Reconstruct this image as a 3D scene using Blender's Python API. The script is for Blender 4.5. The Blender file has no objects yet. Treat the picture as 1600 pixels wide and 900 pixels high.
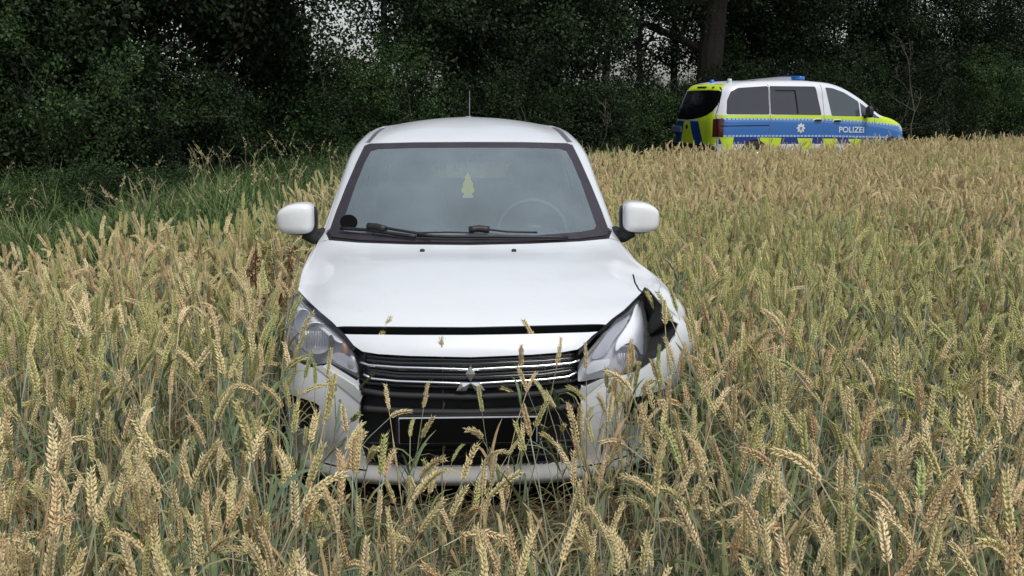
import bpy, bmesh, math, random
import numpy as np
from mathutils import Vector, Matrix, Euler
from mathutils.bvhtree import BVHTree
from mathutils.geometry import delaunay_2d_cdt

SC = bpy.context.scene
COL = SC.collection
R = math.radians

# ------------------------------------------------------------------ camera
cam_data = bpy.data.cameras.new("camera")
cam = bpy.data.objects.new("camera", cam_data)
COL.objects.link(cam)
CAM = Vector((0.0, -4.1, 1.78))
PITCH, YAW, FPX = R(10.53), R(2.27), 1690.0
cam.location = CAM
cam.rotation_euler = (R(90) - PITCH, 0, -YAW)
cam_data.sensor_width = 36.0
cam_data.lens = 36.0 * FPX / 1600.0
cam_data.clip_end = 3000.0
SC.camera = cam

# ------------------------------------------------------------------ sky, sun, exposure
SUN_ELEV, SUN_AZ = R(62), R(150)          # azimuth measured from +Y (beyond the trees) towards +X
world = bpy.data.worlds.new("World")
SC.world = world
world.use_nodes = True
wn = world.node_tree.nodes
wl = world.node_tree.links
bg = wn["Background"]
sky = wn.new("ShaderNodeTexSky")
sky.sky_type = 'NISHITA'
sky.sun_disc = False
sky.sun_elevation = SUN_ELEV
sky.sun_rotation = SUN_AZ
sky.air_density = 1.0
sky.dust_density = 1.6
hsv = wn.new("ShaderNodeHueSaturation")
hsv.inputs["Saturation"].default_value = 0.5
wl.new(sky.outputs[0], hsv.inputs["Color"])
wl.new(hsv.outputs[0], bg.inputs[0])
bg.inputs[1].default_value = 0.11
sun_data = bpy.data.lights.new("sun", 'SUN')
sun_data.energy = 2.1
sun_data.angle = R(24)
sun_data.color = (1.0, 0.97, 0.93)
sun = bpy.data.objects.new("sun", sun_data)
COL.objects.link(sun)
sun.rotation_euler = (R(90) - SUN_ELEV, 0, math.pi - SUN_AZ)
SC.view_settings.view_transform = 'Standard'
SC.view_settings.look = 'None'
SC.view_settings.exposure = 0.38
SC.view_settings.gamma = 1.0
SC.cycles.max_bounces = 8
SC.cycles.transparent_max_bounces = 12
SC.cycles.use_denoising = True

# ------------------------------------------------------------------ helpers
_fw = Vector((math.sin(YAW) * math.cos(PITCH), math.cos(YAW) * math.cos(PITCH), -math.sin(PITCH)))
_rt = Vector((math.cos(YAW), -math.sin(YAW), 0))
_up = _rt.cross(_fw)

def pray(x, y):
    """direction from the viewpoint through a point of the 1600x900 picture (used for measuring)"""
    return (_fw + _rt * ((x - 800) / FPX) + _up * ((450 - y) / FPX)).normalized()

def at(x, y, Y):
    d = pray(x, y)
    return CAM + d * ((Y - CAM.y) / d.y)

def tag(o, label=None, cat=None, group=None, kind=None):
    if label: o["label"] = label
    if cat: o["category"] = cat
    if group: o["group"] = group
    if kind: o["kind"] = kind
    return o

def empty(name, loc=(0, 0, 0), rz=0.0):
    o = bpy.data.objects.new(name, None)
    o.location = loc
    o.rotation_euler = (0, 0, rz)
    o.empty_display_size = 0.1
    COL.objects.link(o)
    return o

def mobj(name, verts, faces, mats, parent=None, smooth=False, midx=None, link=True):
    me = bpy.data.meshes.new(name)
    me.from_pydata([tuple(v) for v in verts], [], [tuple(f) for f in faces])
    if not isinstance(mats, (list, tuple)): mats = [mats]
    for m in mats: me.materials.append(m)
    if midx is not None: me.polygons.foreach_set("material_index", list(midx))
    if smooth: me.polygons.foreach_set("use_smooth", [True] * len(me.polygons))
    me.update()
    o = bpy.data.objects.new(name, me)
    if link: COL.objects.link(o)
    if parent is not None: o.parent = parent
    return o

def copy_tree(o, parent=None):
    c = o.copy()
    COL.objects.link(c)
    c.parent = parent
    for ch in list(o.children): copy_tree(ch, c)
    return c

class MB:
    """collects simple shapes into one mesh"""
    def __init__(s): s.v, s.f, s.m = [], [], []
    def add(s, verts, faces, mi=0):
        b = len(s.v)
        s.v += [Vector(v) for v in verts]
        s.f += [tuple(b + i for i in f) for f in faces]
        s.m += [mi] * len(faces)
        return s
    def box(s, c, d, rot=None, mi=0, bevel=0.0):
        bm = bmesh.new()
        bmesh.ops.create_cube(bm, size=1.0)
        bmesh.ops.scale(bm, vec=d, verts=bm.verts)
        if bevel: bmesh.ops.bevel(bm, geom=bm.edges[:], offset=bevel, segments=2, profile=0.6, affect='EDGES')
        M = Matrix.Translation(c) @ (rot.to_matrix().to_4x4() if rot is not None else Matrix())
        vs = [M @ v.co for v in bm.verts]
        bm.verts.index_update()
        s.add(vs, [[v.index for v in f.verts] for f in bm.faces], mi)
        bm.free()
        return s
    def tube(s, pts, r, n=8, mi=0, cap=True, flat=1.0):
        pts = [Vector(p) for p in pts]
        rs = r if isinstance(r, (list, tuple)) else [r] * len(pts)
        vs, fs = [], []
        prev = None
        for i, p in enumerate(pts):
            t = (pts[min(i + 1, len(pts) - 1)] - pts[max(i - 1, 0)]).normalized()
            if prev is None:
                a = t.cross(Vector((0, 0, 1)))
                if a.length < 1e-3: a = t.cross(Vector((1, 0, 0)))
                a.normalize()
            else:
                a = (prev - t * prev.dot(t)).normalized()
            prev = a
            b = t.cross(a)
            for k in range(n):
                th = 2 * math.pi * k / n
                vs.append(p + a * (rs[i] * math.cos(th)) + b * (rs[i] * flat * math.sin(th)))
        for i in range(len(pts) - 1):
            for k in range(n):
                k2 = (k + 1) % n
                fs.append((i * n + k, i * n + k2, (i + 1) * n + k2, (i + 1) * n + k))
        if cap:
            fs.append(tuple(range(n))[::-1])
            fs.append(tuple((len(pts) - 1) * n + k for k in range(n)))
        return s.add(vs, fs, mi)
    def lathe(s, prof, c, axis='x', n=32, mi=0):
        """prof = list of (radius, height along axis)"""
        vs, fs = [], []
        for (r, h) in prof:
            for k in range(n):
                th = 2 * math.pi * k / n
                a, b = r * math.cos(th), r * math.sin(th)
                vs.append(Vector(c) + (Vector((h, a, b)) if axis == 'x' else Vector((a, h, b)) if axis == 'y' else Vector((a, b, h))))
        for i in range(len(prof) - 1):
            for k in range(n):
                k2 = (k + 1) % n
                fs.append((i * n + k, i * n + k2, (i + 1) * n + k2, (i + 1) * n + k))
        return s.add(vs, fs, mi)
    def prism(s, poly, h, M=None, mi=0):
        """poly in the local xy plane, extruded along local z by h"""
        M = M or Matrix()
        n = len(poly)
        vs = [M @ Vector((p[0], p[1], 0)) for p in poly] + [M @ Vector((p[0], p[1], h)) for p in poly]
        fs = [tuple(range(n))[::-1], tuple(range(n, 2 * n))] + [(i, (i + 1) % n, n + (i + 1) % n, n + i) for i in range(n)]
        return s.add(vs, fs, mi)
    def sup(s, c, d, e=2.6, n=24, mi=0, fn=None):
        """rounded block (superellipsoid)"""
        def pw(v): return math.copysign(abs(v) ** (2.0 / e), v)
        vs, fs = [], []
        m = n // 2
        for i in range(m + 1):
            ph = -math.pi / 2 + math.pi * i / m
            for k in range(n):
                th = 2 * math.pi * k / n
                p = Vector((pw(math.cos(ph)) * pw(math.cos(th)), pw(math.cos(ph)) * pw(math.sin(th)), pw(math.sin(ph))))
                if fn: p = fn(p)
                vs.append(Vector(c) + Vector((p.x * d[0], p.y * d[1], p.z * d[2])))
        for i in range(m):
            for k in range(n):
                k2 = (k + 1) % n
                fs.append((i * n + k, i * n + k2, (i + 1) * n + k2, (i + 1) * n + k))
        return s.add(vs, fs, mi)
    def build(s, name, mats, parent=None, smooth=False, angle=None):
        o = mobj(name, s.v, s.f, mats, parent, smooth, s.m)
        bm = bmesh.new(); bm.from_mesh(o.data)
        bmesh.ops.recalc_face_normals(bm, faces=bm.faces)
        if angle:
            for e in bm.edges:
                if len(e.link_faces) == 2 and e.calc_face_angle(0) > R(angle): e.smooth = False
        bm.to_mesh(o.data); bm.free()
        return o

# ------------------------------------------------------------------ materials
def new_mat(name):
    m = bpy.data.materials.new(name)
    m.use_nodes = True
    return m, m.node_tree.nodes, m.node_tree.links, m.node_tree.nodes["Principled BSDF"]

def mat(name, col, rough=0.5, metal=0.0, noise=0.0, scale=20.0, bump=0.0, coat=0.0, spec=None, emit=None, col2=None):
    m, n, l, p = new_mat(name)
    p.inputs["Base Color"].default_value = (*col, 1)
    p.inputs["Roughness"].default_value = rough
    p.inputs["Metallic"].default_value = metal
    if coat:
        p.inputs["Coat Weight"].default_value = coat
        p.inputs["Coat Roughness"].default_value = 0.06
    if spec is not None: p.inputs["Specular IOR Level"].default_value = spec
    if emit:
        p.inputs["Emission Color"].default_value = (*emit[0], 1)
        p.inputs["Emission Strength"].default_value = emit[1]
    if noise or bump or col2:
        tc = n.new("ShaderNodeTexCoord")
        nz = n.new("ShaderNodeTexNoise")
        nz.inputs["Scale"].default_value = scale
        nz.inputs["Detail"].default_value = 6
        l.new(tc.outputs["Object"], nz.inputs["Vector"])
        if noise or col2:
            mx = n.new("ShaderNodeMix"); mx.data_type = 'RGBA'
            c2 = col2 or tuple(max(0, c * (1 - noise)) for c in col)
            mx.inputs[6].default_value = (*col, 1)
            mx.inputs[7].default_value = (*c2, 1)
            rp = n.new("ShaderNodeMapRange")
            rp.inputs[1].default_value = 0.35; rp.inputs[2].default_value = 0.65
            l.new(nz.outputs[0], rp.inputs[0])
            l.new(rp.outputs[0], mx.inputs[0])
            l.new(mx.outputs[2], p.inputs["Base Color"])
        if bump:
            b = n.new("ShaderNodeBump")
            b.inputs["Strength"].default_value = bump
            b.inputs["Distance"].default_value = 0.01
            l.new(nz.outputs[0], b.inputs["Height"])
            l.new(b.outputs[0], p.inputs["Normal"])
    return m

def glass_mat(name, tint, refl=1.0, dust_haze=0.0, dust_haze_col=(0.5, 0.5, 0.5), rough=0.02, dust_haze_scale=6.0, fk=1.7):
    """thin pane: clear part, sharp reflection, a film of dust and painted reflection haze"""
    m, n, l, p = new_mat(name)
    n.remove(p)
    out = n["Material Output"]
    tr = n.new("ShaderNodeBsdfTransparent"); tr.inputs[0].default_value = (*tint, 1)
    gl = n.new("ShaderNodeBsdfGlossy"); gl.inputs["Roughness"].default_value = rough
    gl.inputs[0].default_value = (refl, refl, refl, 1)
    fr = n.new("ShaderNodeFresnel"); fr.inputs[0].default_value = 1.52
    mp = n.new("ShaderNodeMath"); mp.operation = 'MULTIPLY'; mp.inputs[1].default_value = fk; mp.use_clamp = True
    l.new(fr.outputs[0], mp.inputs[0])
    mx = n.new("ShaderNodeMixShader")
    l.new(mp.outputs[0], mx.inputs[0]); l.new(tr.outputs[0], mx.inputs[1]); l.new(gl.outputs[0], mx.inputs[2])
    last = mx
    if dust_haze:
        df = n.new("ShaderNodeBsdfDiffuse"); df.inputs[0].default_value = (*dust_haze_col, 1)
        tc = n.new("ShaderNodeTexCoord")
        nz = n.new("ShaderNodeTexNoise"); nz.inputs["Scale"].default_value = dust_haze_scale; nz.inputs["Detail"].default_value = 8
        vo = n.new("ShaderNodeTexVoronoi"); vo.inputs["Scale"].default_value = 60.0
        l.new(tc.outputs["Object"], nz.inputs["Vector"]); l.new(tc.outputs["Object"], vo.inputs["Vector"])
        vr = n.new("ShaderNodeMapRange"); vr.inputs[1].default_value = 0.06; vr.inputs[2].default_value = 0.12
        vr.inputs[3].default_value = 0.22; vr.inputs[4].default_value = 0.0
        l.new(vo.outputs["Distance"], vr.inputs[0])
        mr = n.new("ShaderNodeMapRange"); mr.inputs[1].default_value = 0.3; mr.inputs[2].default_value = 0.7
        mr.inputs[3].default_value = dust_haze * 0.8; mr.inputs[4].default_value = dust_haze * 1.2
        l.new(nz.outputs[0], mr.inputs[0])
        ad = n.new("ShaderNodeMath"); ad.operation = 'MULTIPLY_ADD'; ad.use_clamp = True
        ad.inputs[1].default_value = 0.5
        l.new(vr.outputs[0], ad.inputs[0]); l.new(mr.outputs[0], ad.inputs[2])
        m2 = n.new("ShaderNodeMixShader")
        l.new(ad.outputs[0], m2.inputs[0]); l.new(mx.outputs[0], m2.inputs[1]); l.new(df.outputs[0], m2.inputs[2])
        last = m2
    l.new(last.outputs[0], out.inputs[0])
    return m

# ------------------------------------------------------------------ vehicle skin: a surface through rings of points, cut into panels
def hermite(P, t):
    """interpolate the rows of P (n,3) at parameters t with shape-keeping tangents"""
    P = np.asarray(P, float); n = len(P)
    d = P[1:] - P[:-1]
    L = np.maximum(np.linalg.norm(d, axis=1), 1e-6)
    s = d / L[:, None]
    T = np.zeros_like(P)
    T[0], T[-1] = s[0], s[-1]
    for i in range(1, n - 1):
        w = L[i - 1] + L[i]
        T[i] = (s[i - 1] * L[i] + s[i] * L[i - 1]) / w
    i = np.clip(np.floor(t).astype(int), 0, n - 2)
    f = (t - i)[:, None]
    h = L[i][:, None]
    # tangents scaled by the segment's own length keep sharp turns tight
    return ((2 * f**3 - 3 * f**2 + 1) * P[i] + (f**3 - 2 * f**2 + f) * h * T[i]
            + (-2 * f**3 + 3 * f**2) * P[i + 1] + (f**3 - f**2) * h * T[i + 1])

class Skin:
    SUB = 10
    def __init__(s, rings, fn=None):
        """rings[r] = list of (|x|, y, z) from front centre to rear centre; mirrored; fn deforms the points"""
        K = s.SUB
        M = len(rings[0]); s.M = M; s.NR = len(rings)
        full = []
        for rg in rings:
            L = [(-p[0], p[1], p[2]) for p in rg]
            full.append(L[::-1] + [tuple(p) for p in rg[1:]])
        full = np.array(full, float)            # NR, 2M-1, 3
        tu = np.linspace(0, 2 * M - 2, (2 * M - 2) * K + 1)
        A = np.array([hermite(full[r], tu) for r in range(s.NR)])
        tv = np.linspace(0, s.NR - 1, (s.NR - 1) * K + 1)
        G = np.array([hermite(A[:, j], tv) for j in range(A.shape[1])])   # nu, nv, 3
        if fn is not None: G = fn(G)
        s.G = G; s.nu, s.nv = G.shape[0], G.shape[1]
        du = np.gradient(G, axis=0); dv = np.gradient(G, axis=1)
        N = np.cross(du, dv); N /= np.maximum(np.linalg.norm(N, axis=2, keepdims=True), 1e-9)
        s.N = N
        vs = [Vector(p) for p in G.reshape(-1, 3)]
        tris = []
        nv = s.nv
        for i in range(s.nu - 1):
            for j in range(nv - 1):
                a, b, c, d = i * nv + j, (i + 1) * nv + j, (i + 1) * nv + j + 1, i * nv + j + 1
                tris.append((a, b, c)); tris.append((a, c, d))
        s.tris = tris; s.vs = vs
        s.bvh = BVHTree.FromPolygons(vs, tris)
    def uv(s, o, d):
        """first hit of a ray as (u,v)"""
        hit = s.bvh.ray_cast(Vector(o), Vector(d))
        if hit[0] is None:
            hit = s.bvh.find_nearest(s._near(Vector(o), Vector(d)))
        k = hit[2]; a, b, c = [s.vs[q] for q in s.tris[k]]
        p = hit[0]
        e0, e1, e2 = b - a, c - a, p - a
        d00, d01, d11, d20, d21 = e0.dot(e0), e0.dot(e1), e1.dot(e1), e2.dot(e0), e2.dot(e1)
        den = d00 * d11 - d01 * d01
        if abs(den) < 1e-14: w1 = w2 = 0.33
        else:
            w1 = (d11 * d20 - d01 * d21) / den; w2 = (d00 * d21 - d01 * d20) / den
        cell = k // 2; i, j = cell // (s.nv - 1), cell % (s.nv - 1)
        if k % 2 == 0: u, v = i + w1 + w2, j + w2
        else: u, v = i + w1, j + w1 + w2
        return (u / s.SUB - (s.M - 1), v / s.SUB)
    def _near(s, o, d):
        best = None; bd = 1e9
        t = 0.0
        while t < 12:
            p = o + d * t
            h = s.bvh.find_nearest(p)
            if h[3] < bd: bd = h[3]; best = h[0]
            t += max(0.02, h[3] * 0.7)
        return best
    def ev(s, u, v, off=0.0):
        x = min(max((u + s.M - 1) * s.SUB, 0), s.nu - 1.0001); y = min(max(v * s.SUB, 0), s.nv - 1.0001)
        i, j = int(x), int(y); f, g = x - i, y - j
        def bl(A): return (A[i, j] * (1 - f) * (1 - g) + A[i + 1, j] * f * (1 - g) + A[i, j + 1] * (1 - f) * g + A[i + 1, j + 1] * f * g)
        p = bl(s.G); n = bl(s.N); n = n / max(np.linalg.norm(n), 1e-9)
        return Vector(p + n * off), Vector(n)
    def front(s, pts):      # picture points -> uv
        return [s.uv(CAM, pray(*p)) for p in pts]
    def side(s, pts, sg=-1):    # (y, z) seen from the left (-x) or right
        return [s.uv((sg * 3, p[0], p[1]), (-sg, 0, 0)) for p in pts]
    def rear(s, pts):
        r_ = []
        for p in pts:
            u, v = s.uv((p[0], 9, p[1]), (0, -1, 0))
            r_.append((math.copysign(s.M - 1, p[0]) if abs(p[0]) < .001 else u, v))
        return r_
    def top(s, pts):
        return [s.uv((p[0], p[1], 5), (0, 0, -1)) for p in pts]

def dens(pts, step, closed=True):
    out = []
    n = len(pts)
    for i in range(n if closed else n - 1):
        a, b = pts[i], pts[(i + 1) % n]
        k = max(1, int(math.ceil(math.hypot(b[0] - a[0], b[1] - a[1]) / step)))
        for q in range(k): out.append((a[0] + (b[0] - a[0]) * q / k, a[1] + (b[1] - a[1]) * q / k))
    if not closed: out.append(pts[-1])
    return out

def smooth_poly(pts, it=2, closed=True):
    """corner cutting"""
    for _ in range(it):
        o = []
        n = len(pts)
        if not closed: o.append(pts[0])
        for i in range(n if closed else n - 1):
            a, b = pts[i], pts[(i + 1) % n]
            o.append((a[0] * .75 + b[0] * .25, a[1] * .75 + b[1] * .25))
            o.append((a[0] * .25 + b[0] * .75, a[1] * .25 + b[1] * .75))
        if not closed: o.append(pts[-1])
        pts = o
    return pts

def split0(pts, e=.0008):
    """cut a closed outline (x, z) at x = 0 into its two halves"""
    res = []
    for sg in (1, -1):
        o = []; n = len(pts)
        for i in range(n):
            a, b = pts[i], pts[(i + 1) % n]
            if a[0] * sg >= 0: o.append((max(abs(a[0]), e) * sg, a[1]))
            if (a[0] > 0) != (b[0] > 0) and a[0] != b[0]:
                t = a[0] / (a[0] - b[0])
                if 0 < t < 1: o.append((e * sg, a[1] + (b[1] - a[1]) * t))
        if len(o) > 2: res.append(o)
    return res

def strip(pts, w):
    """a polyline made into a thin closed band of width w"""
    L, Rr = [], []
    n = len(pts)
    for i in range(n):
        a = pts[max(i - 1, 0)]; b = pts[min(i + 1, n - 1)]
        dx, dy = b[0] - a[0], b[1] - a[1]; q = math.hypot(dx, dy) or 1
        nx, ny = -dy / q * w / 2, dx / q * w / 2
        L.append((pts[i][0] + nx, pts[i][1] + ny)); Rr.append((pts[i][0] - nx, pts[i][1] - ny))
    return L + Rr[::-1]

def inside(p, poly):
    x, y = p; c = False; n = len(poly); j = n - 1
    for i in range(n):
        xi, yi = poly[i]; xj, yj = poly[j]
        if (yi > y) != (yj > y) and x < (xj - xi) * (y - yi) / (yj - yi) + xi: c = not c
        j = i
    return c

class Panels:
    """cuts a Skin's (u,v) rectangle by outlines; the last outline that contains a triangle names it"""
    def __init__(s, skin, sub=4, name0='body'):
        s.sk = skin; s.out = []; s.sub = sub; s.name0 = name0
    def add(s, name, poly, mirror=False):
        s.out.append((name, poly))
        if mirror: s.out.append((name, [(-u, v) for u, v in poly][::-1]))
    def cut(s):
        M, NR = s.sk.M, s.sk.NR
        P, E = [], []
        for i in range((2 * M - 2) * s.sub + 1):
            for j in range((NR - 1) * s.sub + 1):
                P.append(Vector((i / s.sub - (M - 1), j / s.sub)))
        def add_loop(poly):
            b = len(P); n = len(poly)
            for q in poly: P.append(Vector((min(max(q[0], -(M - 1)), M - 1), min(max(q[1], 0), NR - 1))))
            for i in range(n): E.append((b + i, b + (i + 1) % n))
        for _, poly in s.out: add_loop(poly)
        r = delaunay_2d_cdt(P, E, [], 0, 1e-5)
        s.pts = [(v.x, v.y) for v in r[0]]; s.tri = [tuple(f) for f in r[2]]
        bbs = [(min(q[0] for q in p), max(q[0] for q in p), min(q[1] for q in p), max(q[1] for q in p)) for _, p in s.out]
        s.reg = []
        for f in s.tri:
            cx = sum(s.pts[i][0] for i in f) / 3; cy = sum(s.pts[i][1] for i in f) / 3
            nm = s.name0
            for k in range(len(s.out) - 1, -1, -1):
                b = bbs[k]
                if b[0] <= cx <= b[1] and b[2] <= cy <= b[3] and inside((cx, cy), s.out[k][1]):
                    nm = s.out[k][0]; break
            s.reg.append(nm)
        return s
    def panel(s, regs, name, mats, parent, off=0.0, lip=0.014, sel=None, matmap=None, skin=None, lipmat=0, warp=None):
        """builds one mesh from the triangles of the named regions, its rim folded inwards"""
        sk = skin or s.sk
        if isinstance(regs, str): regs = [regs]
        T = [(f, g) for f, g in zip(s.tri, s.reg) if g in regs and (sel is None or sel(sum(s.pts[i][0] for i in f) / 3, sum(s.pts[i][1] for i in f) / 3))]
        if not T: print("EMPTY PANEL", name, regs); return None
        idx = {}; V = []; N = []
        for f, _ in T:
            for i in f:
                if i not in idx:
                    idx[i] = len(V)
                    p, n = sk.ev(*s.pts[i], off)
                    if warp: p = warp(p)
                    V.append(p); N.append(n)
        F = [tuple(idx[i] for i in f) for f, _ in T]
        MI = [(matmap or {}).get(g, 0) for _, g in T]
        if lip:
            cnt = {}
            for f in F:
                for a, b in ((f[0], f[1]), (f[1], f[2]), (f[2], f[0])):
                    cnt[(a, b)] = 1
            low = {}; dup = {}
            nF = len(F)
            for (a, b) in list(cnt):
                if (b, a) in cnt: continue
                for q in (a, b):
                    if q not in low:
                        dup[q] = len(V); V.append(V[q].copy()); N.append(None)
                        low[q] = len(V); V.append(V[q] - N[q] * lip); N.append(None)
                F.append((dup[b], dup[a], low[a], low[b])); MI.append(lipmat)
        me = bpy.data.meshes.new(name)
        me.from_pydata([tuple(v) for v in V], [], F)
        if not isinstance(mats, (list, tuple)): mats = [mats]
        for m in mats: me.materials.append(m)
        me.polygons.foreach_set("material_index", MI)
        me.polygons.foreach_set("use_smooth", [True] * len(F))
        me.update()
        me.normals_split_custom_set_from_vertices([tuple(n) if n is not None else (0, 0, 0) for n in N])
        o = bpy.data.objects.new(name, me)
        COL.objects.link(o); o.parent = parent
        return o
soil = mat("soil", (0.085, 0.07, 0.045), 0.95, scale=3, col2=(0.05, 0.05, 0.025), bump=.5)
gr_ = mobj('ground', [(-300, -60, 0), (300, -60, 0), (300, 600, 0), (-300, 600, 0)], [(0, 1, 2, 3)], soil)
tag(gr_, kind='structure')
meadow_m = mat("meadow_green", (0.10, 0.13, 0.045), 0.95, scale=.6, col2=(0.20, 0.18, 0.08), bump=.6)
for nm_, q in (('meadow', (17, -60, 300, 600)), ('meadow', (-300, -60, -15, 600)), ('meadow', (-15, 38, 17, 600))):
    x0_, y0_, x1_, y1_ = q
    tag(mobj(nm_, [(x0_, y0_, .004), (x1_, y0_, .004), (x1_, y1_, .004), (x0_, y1_, .004)], [(0, 1, 2, 3)], meadow_m), kind='structure')
# ================================================================== the white hatchback
paint = mat("white_paint", (0.64, 0.665, 0.685), 0.34, coat=0.6)
def grime(m):
    """road film low on the body"""
    n, l = m.node_tree.nodes, m.node_tree.links
    p = n["Principled BSDF"]
    g = n.new("ShaderNodeTexCoord"); sx = n.new("ShaderNodeSeparateXYZ"); l.new(g.outputs["Object"], sx.inputs[0])
    nz = n.new("ShaderNodeTexNoise"); nz.inputs["Scale"].default_value = 9; nz.inputs["Detail"].default_value = 8
    l.new(g.outputs["Object"], nz.inputs["Vector"])
    a = n.new("ShaderNodeMapRange"); a.inputs[1].default_value = 0.62; a.inputs[2].default_value = 0.18
    a.inputs[3].default_value = 0.0; a.inputs[4].default_value = 0.55
    l.new(sx.outputs[2], a.inputs[0])
    b = n.new("ShaderNodeMath"); b.operation = 'MULTIPLY_ADD'; b.inputs[1].default_value = 0.35; b.inputs[2].default_value = -0.17
    l.new(nz.outputs[0], b.inputs[0])
    c = n.new("ShaderNodeMath"); c.operation = 'ADD'; c.use_clamp = True
    l.new(a.outputs[0], c.inputs[0]); l.new(b.outputs[0], c.inputs[1])
    d = n.new("ShaderNodeMath"); d.operation = 'MULTIPLY'; d.inputs[1].default_value = 0.8
    l.new(c.outputs[0], d.inputs[0])
    mx = n.new("ShaderNodeMix"); mx.data_type = 'RGBA'
    mx.inputs[6].default_value = p.inputs["Base Color"].default_value; mx.inputs[7].default_value = (0.42, 0.38, 0.31, 1)
    l.new(d.outputs[0], mx.inputs[0]); l.new(mx.outputs[2], p.inputs["Base Color"])
grime(paint)
def specks(m):
    """chaff and fly specks"""
    n, l = m.node_tree.nodes, m.node_tree.links
    p = n["Principled BSDF"]; src = p.inputs["Base Color"].links[0].from_socket
    tc = n.new("ShaderNodeTexCoord"); vo = n.new("ShaderNodeTexVoronoi"); vo.inputs["Scale"].default_value = 26
    nz = n.new("ShaderNodeTexNoise"); nz.inputs["Scale"].default_value = 5
    l.new(tc.outputs["Object"], vo.inputs["Vector"]); l.new(tc.outputs["Object"], nz.inputs["Vector"])
    th = n.new("ShaderNodeMath"); th.operation = 'MULTIPLY_ADD'; th.inputs[1].default_value = .22; th.inputs[2].default_value = -.055; l.new(nz.outputs[0], th.inputs[0])
    lt = n.new("ShaderNodeMath"); lt.operation = 'LESS_THAN'; l.new(vo.outputs["Distance"], lt.inputs[0]); l.new(th.outputs[0], lt.inputs[1])
    fa = n.new("ShaderNodeMath"); fa.operation = 'MULTIPLY'; fa.inputs[1].default_value = .45; l.new(lt.outputs[0], fa.inputs[0])
    mx = n.new("ShaderNodeMix"); mx.data_type = 'RGBA'; mx.inputs[7].default_value = (.30, .26, .18, 1)
    l.new(fa.outputs[0], mx.inputs[0]); l.new(src, mx.inputs[6]); l.new(mx.outputs[2], p.inputs["Base Color"])
specks(paint)
black_gap = mat("black_inner", (0.012, 0.012, 0.013), 0.7)
black_plastic = mat("black_plastic", (0.012, 0.012, 0.013), 0.5, bump=0.15, scale=260)
gloss_black = mat("gloss_black", (0.012, 0.012, 0.014), 0.15, coat=0.5)
frit = mat("glass_frit", (0.036, 0.030, 0.038), 0.5, noise=0.25, scale=14)
chrome = mat("chrome", (0.85, 0.87, 0.90), 0.2, 0.9)
satin = mat("satin_sweep", (0.72, 0.74, 0.77), 0.35, 0.5)
reflector = mat("lamp_reflector", (0.90, 0.90, 0.93), 0.3, 0.08)
lens_m = glass_mat("lamp_lens", (0.97, 0.98, 1.0), dust_haze=0.07, dust_haze_col=(0.75, 0.77, 0.80), dust_haze_scale=14, fk=0.9)
wind_m = glass_mat("windscreen_glass", (0.72, 0.80, 0.80), dust_haze=0.27, dust_haze_col=(0.43, 0.53, 0.57), rough=0.05, dust_haze_scale=3.0)  # blue-grey film: some dust, mostly the reflected sky's haze put into the colour
side_glass = glass_mat("side_glass", (0.74, 0.80, 0.78), dust_haze=0.05, dust_haze_col=(0.4, 0.43, 0.45))
amber = mat("amber_plastic", (0.55, 0.24, 0.15), 0.3)
red_lens = mat("red_lens", (0.45, 0.02, 0.02), 0.2, coat=0.6)
rubber = mat("rubber", (0.018, 0.018, 0.018), 0.75, bump=0.2, scale=80)
alloy = mat("alloy", (0.5, 0.5, 0.52), 0.35, 0.9)
cloth = mat("seat_cloth", (0.13, 0.135, 0.145), 0.9, noise=.3, scale=12)
grey_trim = mat("light_trim", (0.42, 0.43, 0.42), 0.85)
dash_m = mat("dashboard_plastic", (0.05, 0.052, 0.055), 0.65)
strip_m = mat("roof_ditch", (0.10, 0.10, 0.115), 0.5)

def ring_plan(z_front, z_side, inset, ylift=0.0, xs=1.0):
    X = [0, .24, .44, .615, .735, .80, .82, .825, .83, .832, .832, .822, .775, .62, .33, 0]
    Y = [0, .01, .04, .11, .22, .40, .64, 1.0, 1.4, 1.9, 2.5, 3.1, 3.50, 3.68, 3.75, 3.76]
    o = []
    for i in range(16):
        t = min(max((i - 2) / 4.0, 0), 1)
        z = z_front * (1 - t) + z_side * t
        cx, cy = 0, 1.9
        x = max(X[i] - inset * (X[i] / .83), 0) * xs
        y = Y[i] + (inset + ylift) * (1 if i < 6 else 0) * (1 - max(i - 3, 0) / 3.0) - (inset if i > 12 else 0)
        o.append((x, y, z))
    return o

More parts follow.
